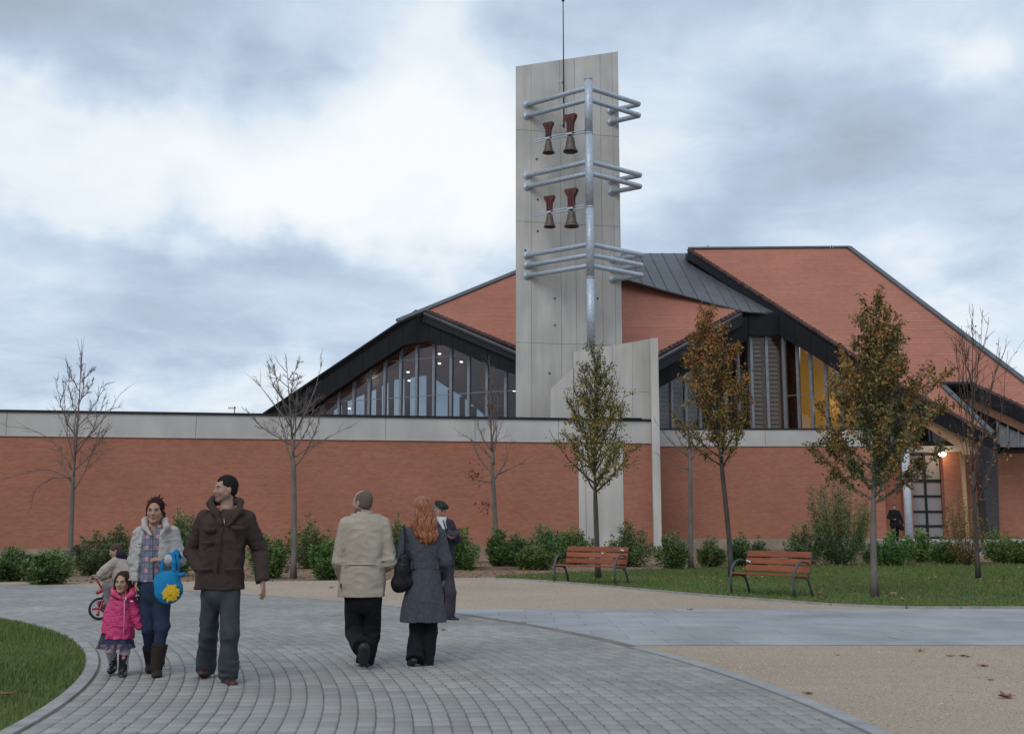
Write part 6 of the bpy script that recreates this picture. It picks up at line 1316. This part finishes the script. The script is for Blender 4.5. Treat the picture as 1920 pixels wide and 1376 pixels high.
F_ = p.fld([p.hc], .15, .005); p.he(F_, (0, -.016, .012), (.0785, .0965, .078), .004); p.he(F_, (0, -.04, -.025), (.070, .060, .055), .02); p.he(F_, (0, .075, .125), (.080, .115, .085), .01, 'cut'); p.he(F_, (0, -.018, .035), (.0765, .0960, .0835), .01); p.he(F_, (0, .075, .125), (.080, .115, .090), .01, 'cut'); p.he(F_, (0, .085, -.03), (.10, .075, .13), .01, 'cut'); p.he(F_, (0, .04, -.105), (.11, .09, .065), .01, 'cut')
for x in (-1, 1): p.he(F_, (x * .085, .02, -.035), (.02, .03, .04), .005, 'cut')
p.out(F_, 'hair', HG)

# ================= red haired woman in the grey blue coat
p = Person('woman with long wavy red hair in grey blue coat seen from behind', 793, 1246, 1.66, skin=(.42, .27, .20)); P = p.P
p.head(P(793, 953), (-.15, 1), .96, female=True)
J = dict(neck=P(793, 985, .0), shL=P(764, 1001, .0), shR=P(823, 1001, .0), hip=P(795, 1100, .0), elL=P(749, 1058, -.03), wrL=P(744, 1052, .22), elR=P(835, 1052, .0), wrR=P(832, 1080, .16),
         thL=P(783, 1115, .0), thR=P(807, 1115, .0), knL=P(781, 1185, .05), knR=P(806, 1185, .05), anL=P(777, 1233, -.12), anR=P(798, 1240, .02), heL=P(776, 1238, -.17), toL=P(768, 1243, .0), heR=P(798, 1246, -.03), toR=P(796, 1244, .14))
body(p, J, {'L': dict(d=(-.6, .7, .2), palm_n=(0, 0, -1), curl=.6, side=1, sc=.9), 'R': dict(d=(-.1, .5, -1), palm_n=(-1, 0, 0), curl=.5, side=1, sc=.9)}, chest=.12); p.face_parts(browc=(.15, .05, .02))
GC = clothmat('grey_blue_wool', (.068, .074, .090), (.052, .057, .07), bs=200, b=.7, ns=40)
X = lambda x: P(x, 1080)[0]; Z = lambda y: P(0, y)[2]
F_ = p.fld([P(728, 970), P(850, 1168)], (.04, .30, .03))
F_.prof([(Z(1165), X(794), 0, .228, .175), (Z(1120), X(795), 0, .190, .16), (Z(1085), X(796), 0, .158, .14), (Z(1060), X(796), 0, .140, .115), (Z(1035), X(795), 0, .152, .12), (Z(1010), X(794), 0, .175, .12), (Z(990), X(793), 0, .14, .10), (Z(980), X(793), 0, .07, .07)], .025, fold=(.035, 7, .4))
F_.chain([J['shL'], J['elL'], J['wrL']], (.068, .058, .048), .025); F_.chain([J['shR'], J['elR'], J['wrR']], (.068, .056, .048), .025)
F_.half(J['wrL'] + (0, .01, 0), J['wrL'] - J['elL'], J['wrL'] - .08, J['wrL'] + .12); F_.half(J['wrR'] + (0, .01, 0), J['wrR'] - J['elR'], J['wrR'] - .08, J['wrR'] + .12)
F_.folds(.011, 20, 61, an=(1, 1, .4)); F_.folds(.004, 60, 65); F_.folds(.008, 50, 62, lo=J['elR'] - .12, hi=J['elR'] + .12, an=(.4, .4, 1)); F_.folds(.008, 50, 63, lo=J['elL'] - .12, hi=J['elL'] + .12, an=(.4, .4, 1))
F_.cone(P(783, 1170, -.19), P(783, 1110, -.17), .012, .004, .01, op='cut'); F_.cone(P(796, 1110, -.165), P(796, 1000, -.125), .004, .004, .004, op='cut'); F_.half(P(0, 1165), (0, 0, -1)); jk = p.out(F_, 'coat', GC)
F_ = p.fld([P(765, 1045), P(828, 1075)], (.03, .2, .02)); F_.prof([(Z(1066), X(796), 0, .152, .128), (Z(1054), X(796), 0, .150, .126)], .004); F_.folds(.003, 60, 64); p.out(F_, 'belt', GC, None, jk)
for x in (772, 820): MB().box(P(x, 1059, -.122), (.014, .012, .075)).build('belt_loop', GC, jk)
trousers(p, J, P(795, 1105, .0), (.135, .086, .068, .080), BT, hem=(0, 0, -.028), fo=.012, flat=1)
shoe(p, J['anL'], J['heL'], J['toL'], BLK, SOLE, .038); shoe(p, J['anR'], J['heR'], J['toR'], BLK, SOLE, .038)
RH = M('wavy_red_hair', (.30, .095, .030), .42, col2=(.14, .040, .014), ns=60, stretch=(1, 1, .12), lo=.3, hi=.7, bump=(90, 1.0, .006, 1), spec=.5)
F_ = p.fld([p.hc + (0, 0, .02), p.hc + (0, 0, .12), P(765, 1028), P(835, 1028)], (.08, .16, .04), .0048); ze = P(0, 1022)[2]
p.he(F_, (0, -.016, .030), (.090, .108, .096), .01)
F_.prof([(Z(1016), X(802), -.11, .055, .030), (Z(1004), X(799), -.10, .105, .050), (Z(985), X(796), -.085, .130, .065), (Z(965), X(795), -.045, .120, .085), (Z(948), X(794), -.02, .098, .095), (Z(936), X(793), -.01, .08, .08)], .03, e=2.)
q = F_.sub(F_.lo, F_.lo + F_.n * F_.h); sl, Xg, Yg, Zg = q
r_ = np.random.default_rng(5)
wv = np.sin((Xg + .012 * np.sin(Zg * 42) + .008 * np.sin(Zg * 71 + 2)) * 190) * .6 + np.sin((Xg * .8 + Yg * .6 + .015 * np.sin(Zg * 33 + 1)) * 110 + 1) + .5 * np.sin(Xg * 330 + 3 * np.sin(Zg * 25))
F_.d[sl] += (.0042 * wv * np.clip(.4 + (Z(940) - Zg) * 4, .35, 1.2)).astype(np.float32)
for i in range(16):                                   # loose wavy ends
    x = r_.uniform(-.12, .12); z0_ = Z(1003) + r_.uniform(-.02, .03); a = np.array((X(799) + x, -.11 - .03 * (1 - abs(x) / .12), z0_)); ln = r_.uniform(.03, .10) * (1.3 - abs(x) / .16)
    F_.chain([a, a + (r_.uniform(-.015, .015), -.006, -ln * .5), a + (r_.uniform(-.02, .02), .0, -ln)], (.016, .012, .004), .008)
p.he(F_, (0, .115, -.02), (.066, .075, .088), .01, 'cut'); p.out(F_, 'hair', RH)
# handbag
hb = empty('handbag', tuple(p.base + P(752, 1085, -.12))); tag(hb, 'black soft leather handbag hanging from the shoulder of the redhaired woman', 'handbag'); ob = P(752, 1085, -.12)
F_ = Fld((-.13, -.12, -.16), (.15, .14, .30), .0055); Q = lambda x, y, d=0.: P(x, y, -.12 + d) - ob
F_.chain([Q(750, 1096), Q(754, 1070), Q(758, 1045)], (.078, .072, .045), .03, flat=((0, 1, 0), .6)); F_.cone(Q(745, 1094), Q(766, 1092), .055, .05, .03, flat=((0, 1, 0), .7)); F_.folds(.010, 40, 71, an=(1, 1, .3)); bl = clothmat('soft_black_leather', (.010, .010, .013), rough=.5, bs=80); link('pouch', F_.mesh('pouch'), bl, hb)
for d_ in (-.02, .02): MB(True).tube([Q(758, 1050, d_), Q(760, 1025, .0), Q(759, 1000, .02), Q(757, 988, .06), Q(758, 984, .12), Q(758, 988, .18), Q(757, 1010, .22)], [.010] * 7, 6).build('strap', bl, hb)
MB(True).tube([Q(747, 1060, -.05), Q(763, 1058, -.05)], .005, 6).build('zip', M('dull_zip', (.1, .1, .1), .4, metal=.7), hb)

# ================= old man in the flat cap reading something small
p = Person('old man in flat cap and dark jacket reading, beside the redhaired woman', 832, 1161, 1.66, skin=(.40, .22, .155), h=.008); P = p.P
p.head(P(825.5, 955), (.62, -.78), 1.0, tilt=-.35, female=False)
J = dict(neck=P(826, 968, .03), shL=P(813, 980, .06), shR=P(842, 982, -.02), hip=P(831, 1062, .02), elL=P(812, 1010, -.02), wrL=P(837, 1006, -.22), elR=P(857, 1010, .0), wrR=P(856, 1008, -.26),
         thL=P(826, 1070, .05), thR=P(837, 1070, -.01), knL=P(830, 1112, .10), knR=P(845, 1112, -.06), anL=P(822, 1150, .28), anR=P(843, 1154, .0), heL=P(820, 1152, .30), toL=P(833, 1158, .22), heR=P(842, 1159, .02), toR=P(856, 1161, -.10))
body(p, J, {'L': dict(d=(.8, -.3, .25), palm_n=(.1, .5, 1), curl=.6, side=-1), 'R': dict(d=(-.45, -.6, .25), palm_n=(-.5, .4, 1), curl=.6, side=1)}); p.face_parts(browc=(.10, .09, .08))
NV = clothmat('dark_purple_navy_wool', (.040, .033, .050), (.028, .024, .038)); F_ = p.fld([P(800, 960), P(868, 1060)], (.05, .32, .03)); Z = lambda y: P(0, y)[2]; X = lambda x: P(x, 1010)[0]
F_.prof([(Z(1062), X(829), .02, .19, .15), (Z(1020), X(829), .02, .18, .14), (Z(990), X(828), .03, .19, .125), (Z(975), X(827), .03, .13, .10), (Z(970), X(826), .03, .08, .08)], .03, yaw=-.5)
F_.chain([J['shL'], J['elL'], J['wrL']], (.075, .062, .048), .03); F_.chain([J['shR'], J['elR'], J['wrR']], (.075, .062, .048), .03); F_.folds(.009, 34, 81)
F_.cone(P(830, 972, -.11), P(838, 996, -.14), .042, .010, .01, op='cut'); F_.half(P(0, 1060), (0, 0, -1)); jk = p.out(F_, 'jacket', NV)
F_ = p.fld([P(815, 965), P(850, 1005)], .14, .006); F_.cone(P(828, 972, -.02), P(834, 990, -.07), .075, .055, .02); F_.half(P(0, 969), (0, 0, 1)); p.out(F_, 'shirt', clothmat('white_shirt', (.55, .56, .58)))
MB(True).tube([P(831, 975, -.10), P(834, 985, -.125), P(837, 996, -.13)], [.010, .014, .006], 6).build('tie', M('dark_tie', (.05, .08, .07), .6), p.root)
trousers(p, J, P(831, 1062, .02), (.155, .092, .080, .074), clothmat('grey_purple_trousers', (.055, .046, .058), (.04, .035, .045)), fo=.009)
NB = M('navy_shoe', (.02, .022, .045), .4); shoe(p, J['anL'], J['heL'], J['toL'], NB, SOLE, .046); shoe(p, J['anR'], J['heR'], J['toR'], NB, SOLE, .046)
hair_short(p, M('grey_hair', (.16, .15, .14), .8, bump=(200, .8, .003)), .004, .02)
F_ = p.fld([p.hc + (0, 0, .06)], .17, .006); p.he(F_, (0, -.012, .075), (.088, .112, .050), .01); p.hcn(F_, (-.035, .075, .055), (.035, .075, .055), .040, .040, .02); p.he(F_, (0, .04, .0), (.15, .16, .046), .006, 'cut'); F_.folds(.005, 50, 83); p.out(F_, 'flat_cap', clothmat('dark_green_tweed', (.022, .030, .026), bs=120))
bk = empty('small_book', tuple(p.base + P(851, 999, -.36))); tag(bk, 'small black book or wallet held in both hands by the old man in the cap', 'book')
MB().hexa([Vector(v) for v in ((-.085, -.05, -.03), (0, -.03, -.05), (0, .05, .02), (-.085, .03, .04), (-.085, -.056, -.018), (0, -.036, -.038), (0, .044, .032), (-.085, .024, .052))]).build('cover', BLK, bk)
MB().hexa([Vector(v) for v in ((.002, -.03, -.05), (.09, -.05, -.01), (.09, .03, .06), (.002, .05, .02), (.002, -.036, -.038), (.09, -.056, .002), (.09, .024, .072), (.002, .044, .032))]).build('cover', BLK, bk)

# ================= child on the little red bike
p = Person('small child in beige coat riding a red bike behind the pink girl', 200, 1162, 1.05, skin=(.38, .24, .17), h=.007); P = p.P
p.head(P(216, 1032), (-.75, -.3), .82, tilt=-.35)
J = dict(neck=P(226, 1050, .02), shL=P(213, 1055, -.06), shR=P(233, 1054, .10), hip=P(231, 1096, .06), elL=P(197, 1068, -.10), wrL=P(182, 1079, -.12), elR=P(207, 1075, .16), wrR=P(190, 1082, .15),
         thL=P(224, 1098, -.02), thR=P(226, 1098, .10), knL=P(200, 1098, -.06), knR=P(204, 1104, .14), anL=P(202, 1130, -.05), anR=P(212, 1138, .14), heL=P(206, 1136, -.05), toL=P(194, 1139, -.08), heR=P(216, 1144, .14), toR=P(204, 1146, .11))
body(p, J, {'L': dict(d=(-.9, -.2, .1), palm_n=(0, 0, -1), curl=.9, side=1, sc=.6), 'R': dict(d=(-.9, -.2, .1), palm_n=(0, 0, -1), curl=.9, side=-1, sc=.6)}, chest=.16); p.face_parts()
BC = clothmat('child_beige_cloth', (.38, .33, .29), (.32, .27, .25), bs=100); F_ = p.fld([P(175, 1040), P(256, 1108)], (.06, .26, .05))
F_.chain([J['neck'], P(234, 1070, .04), P(235, 1096, .05)], (.075, .125, .125), .03); F_.chain([(J['shL'] + J['shR']) / 2, P(228, 1080, .02), J['hip']], (.11, .125, .125), .03); F_.chain([J['shL'], J['elL'], J['wrL'] + (.02, 0, 0)], (.065, .058, .050), .03); F_.chain([J['shR'], J['elR'], J['wrR'] + (.02, 0, 0)], (.065, .055, .048), .03); F_.folds(.009, 45, 91)
F_.half(J['wrL'] + (.01, 0, 0), (-1, 0, -.3), J['wrL'] - .08, J['wrL'] + .07); p.out(F_, 'coat', BC)
F_ = p.fld([P(222, 1044), P(236, 1054)], .12, .006); F_.chain([P(226, 1040, -.02), P(229, 1047, .03), P(234, 1056, .05)], (.070, .072, .045), .02); F_.ell(p.hc, np.array((.09, .09, .10)), .01, op='cut'); F_.folds(.005, 60, 92); p.out(F_, 'hood', clothmat('dark_navy_lining', (.018, .020, .035)))
trousers(p, J, P(231, 1098, .05), (.105, .072, .060, .050), clothmat('child_trousers', (.20, .17, .17), (.15, .13, .13)), fo=.007, cut=False)
shoe(p, J['anL'], J['heL'], J['toL'], SOLE, SOLE, .034); shoe(p, J['anR'], J['heR'], J['toR'], SOLE, SOLE, .034)
F_ = p.fld([p.hc], .16, .006); p.he(F_, (0, -.020, .034), (.083, .102, .092), .005); p.he(F_, (0, -.05, -.03), (.078, .065, .07), .02); p.he(F_, (0, .085, -.03), (.075, .065, .085), .01, 'cut'); F_.folds(.006, 100, 93); p.out(F_, 'hair', M('brown_child_hair', (.075, .042, .026), .7, col2=(.05, .03, .02), ns=80, bump=(140, 1, .004)))
yb = p.Y; wc = W(187, 1140.5, yb); R0 = wc[2] - .034; bz = 0.034
bike = empty('childs_bike', (float(wc[0]), float(wc[1]), bz)); tag(bike, 'little red bicycle with white rims ridden by the child in beige', 'bicycle')
fw = nrm((-.80, -.60, 0)); up = np.array((0, 0, 1.)); sd_ = np.cross(fw, up); rw = R0 - .002; REDM = M('red_bike_paint', (.40, .02, .02), .3, spec=.6); WRM = M('white_rim', (.55, .55, .55), .4)
def wheel(c, R_):
    def ringm(rr, r, name, mt, par):
        pts = [c + fw * rr * math.cos(a) + up * rr * math.sin(a) for a in np.linspace(0, 2 * math.pi, 33)]
        return MB(True).tube(pts, r, 8, False).build(name, mt, par)
    wh = ringm(R_ - .018, .018, 'wheel', BLK, bike); ringm(R_ - .045, .013, 'rim', WRM, wh)
    for i in range(12): a = i * math.pi / 6; MB(True).tube([c, c + (fw * math.cos(a) + up * math.sin(a)) * (R_ - .045)], .003, 4).build('spoke', REDM if i % 2 else WRM, wh)
    MB(True).tube([c - sd_ * .04, c + sd_ * .04], .022, 10).build('hub', REDM, wh)
    for i in range(5): a = i * 2 * math.pi / 5; MB(True).prism([c + sd_ * .012 + (fw * math.cos(a + t) + up * math.sin(a + t)) * r for t, r in ((-.35, .03), (-.22, .105), (.22, .105), (.35, .03))], -sd_ * .024).build('wheel_blade', REDM, wh)
c1 = np.array((0, 0, R0 )); c2 = c1 - fw * .56; wheel(c1, R0 ); wheel(c2, R0)
hd = c1 - fw * .06 + up * .22; bar_ = (J['wrL'] + J['wrR']) / 2 + np.array((-.045, -.02, -.025)) + p.base - np.array((wc[0], wc[1], bz)); sb_ = nrm((J['wrR'] - J['wrL']) * (1, 1, .3)); st = c2 + fw * .16 + up * .24
for a, b, r in ((c1 + sd_ * .05, hd + sd_ * .03, .012), (c1 - sd_ * .05, hd - sd_ * .03, .012), (hd, bar_, .014), (hd, c2 + fw * .22 + up * .02, .018), (hd - up * .06, st, .016), (st, c2 + fw * .22 + up * .0, .014), (c2 + fw * .22, c2, .010), (st, c2, .009)):
    MB(True).tube([a, b], r, 8).build('frame_tube', REDM, bike)
MB(True).tube([bar_ - sb_ * .19, bar_ - sb_ * .1, bar_, bar_ + sb_ * .1, bar_ + sb_ * .19], .011, 8).build('handlebar', GALV, bike)
for s_ in (-1, 1): MB(True).tube([bar_ + sb_ * s_ * .10, bar_ + sb_ * s_ * .20], .015, 8).build('grip', BLK, bike)
F_ = Fld(st - .16, st + .16, .008); F_.cone(st + up * .06 - fw * .07, st + up * .07 + fw * .09, .065, .028, .02, flat=(up, .5)); link('saddle', F_.mesh('saddle'), BLK, bike)
MB(True).tube([hd + fw * .12 + up * .0, hd + fw * .03 + up * .04, hd - fw * .08 + up * .0], .03, 6).build('mudguard', REDM, bike)
MB(True).tube([c2 + fw * .22 - sd_ * .09, c2 + fw * .22 + sd_ * .09], .010, 6).build('crank', GALV, bike)

# ================= dark figure near the church door
p = Person('distant person dressed in black near the white column by the church door', 1678, 1000, 1.72, skin=(.36, .22, .16), Y=52.5, h=.014, zf=.62); P = p.P
s_ = 1.0
J = dict(neck=(0, 0, 1.48), shL=(-.18, 0, 1.40), shR=(.18, .03, 1.40), hip=(0, 0, .92), elL=(-.30, -.02, 1.14), wrL=(-.16, -.20, 1.02), elR=(.29, .0, 1.12), wrR=(.36, -.04, .88), thL=(-.10, 0, .86), thR=(.10, 0, .86), knL=(-.11, -.02, .48), knR=(.12, .05, .48), anL=(-.12, .02, .10), anR=(.13, .12, .10), heL=(-.12, .05, .045), toL=(-.14, -.12, .03), heR=(.13, .16, .045), toR=(.16, .0, .03))
J = {k: np.array(v, float) for k, v in J.items()}; p.head((0, -.01, 1.61), (-.3, -1), 1.0)
body(p, J, {'L': dict(d=(.7, -.5, 0), palm_n=(0, .3, 1), curl=.5, side=-1, sc=1.), 'R': dict(d=(.2, 0, -1), palm_n=(-1, 0, 0), curl=.5, side=1, sc=1.)})
DK = clothmat('near_black_cloth', (.010, .010, .013)); F_ = p.fld([(-.45, -.3, .6), (.48, .3, 1.5)], .05, .012)
F_.prof([(.70, 0, 0, .25, .17), (1.0, 0, 0, .21, .15), (1.3, 0, 0, .23, .14), (1.45, 0, 0, .14, .10), (1.50, 0, 0, .08, .08)], .03); F_.chain([J['shL'], J['elL'], J['wrL']], (.085, .07, .055), .03); F_.chain([J['shR'], J['elR'], J['wrR']], (.085, .07, .055), .03); F_.folds(.012, 26, 95); p.out(F_, 'coat', DK)
trousers(p, J, np.array((0, 0, .92)), (.15, .095, .08, .07), DK); shoe(p, J['anL'], J['heL'], J['toL'], BLK, SOLE, .046); shoe(p, J['anR'], J['heR'], J['toR'], BLK, SOLE, .046); hair_short(p, HR)
bg_ = empty('shoulder_bag', tuple(p.base + (.30, -.02, .70))); tag(bg_, 'black shoulder bag at the hip of the distant dark clothed person', 'bag')
F_ = Fld((-.2, -.15, -.2), (.2, .15, .2), .012); F_.cone((0, 0, -.07), (0, 0, .06), .12, .09, .03, flat=((0, 1, 0), .5)); link('pouch', F_.mesh('pouch'), DK, bg_); MB(True).tube([(-.07, 0, .10), (-.16, 0, .4), (-.14, .05, .76), (-.05, .16, .5), (.05, .05, .10)], .012, 5).build('strap', BLK, bg_)
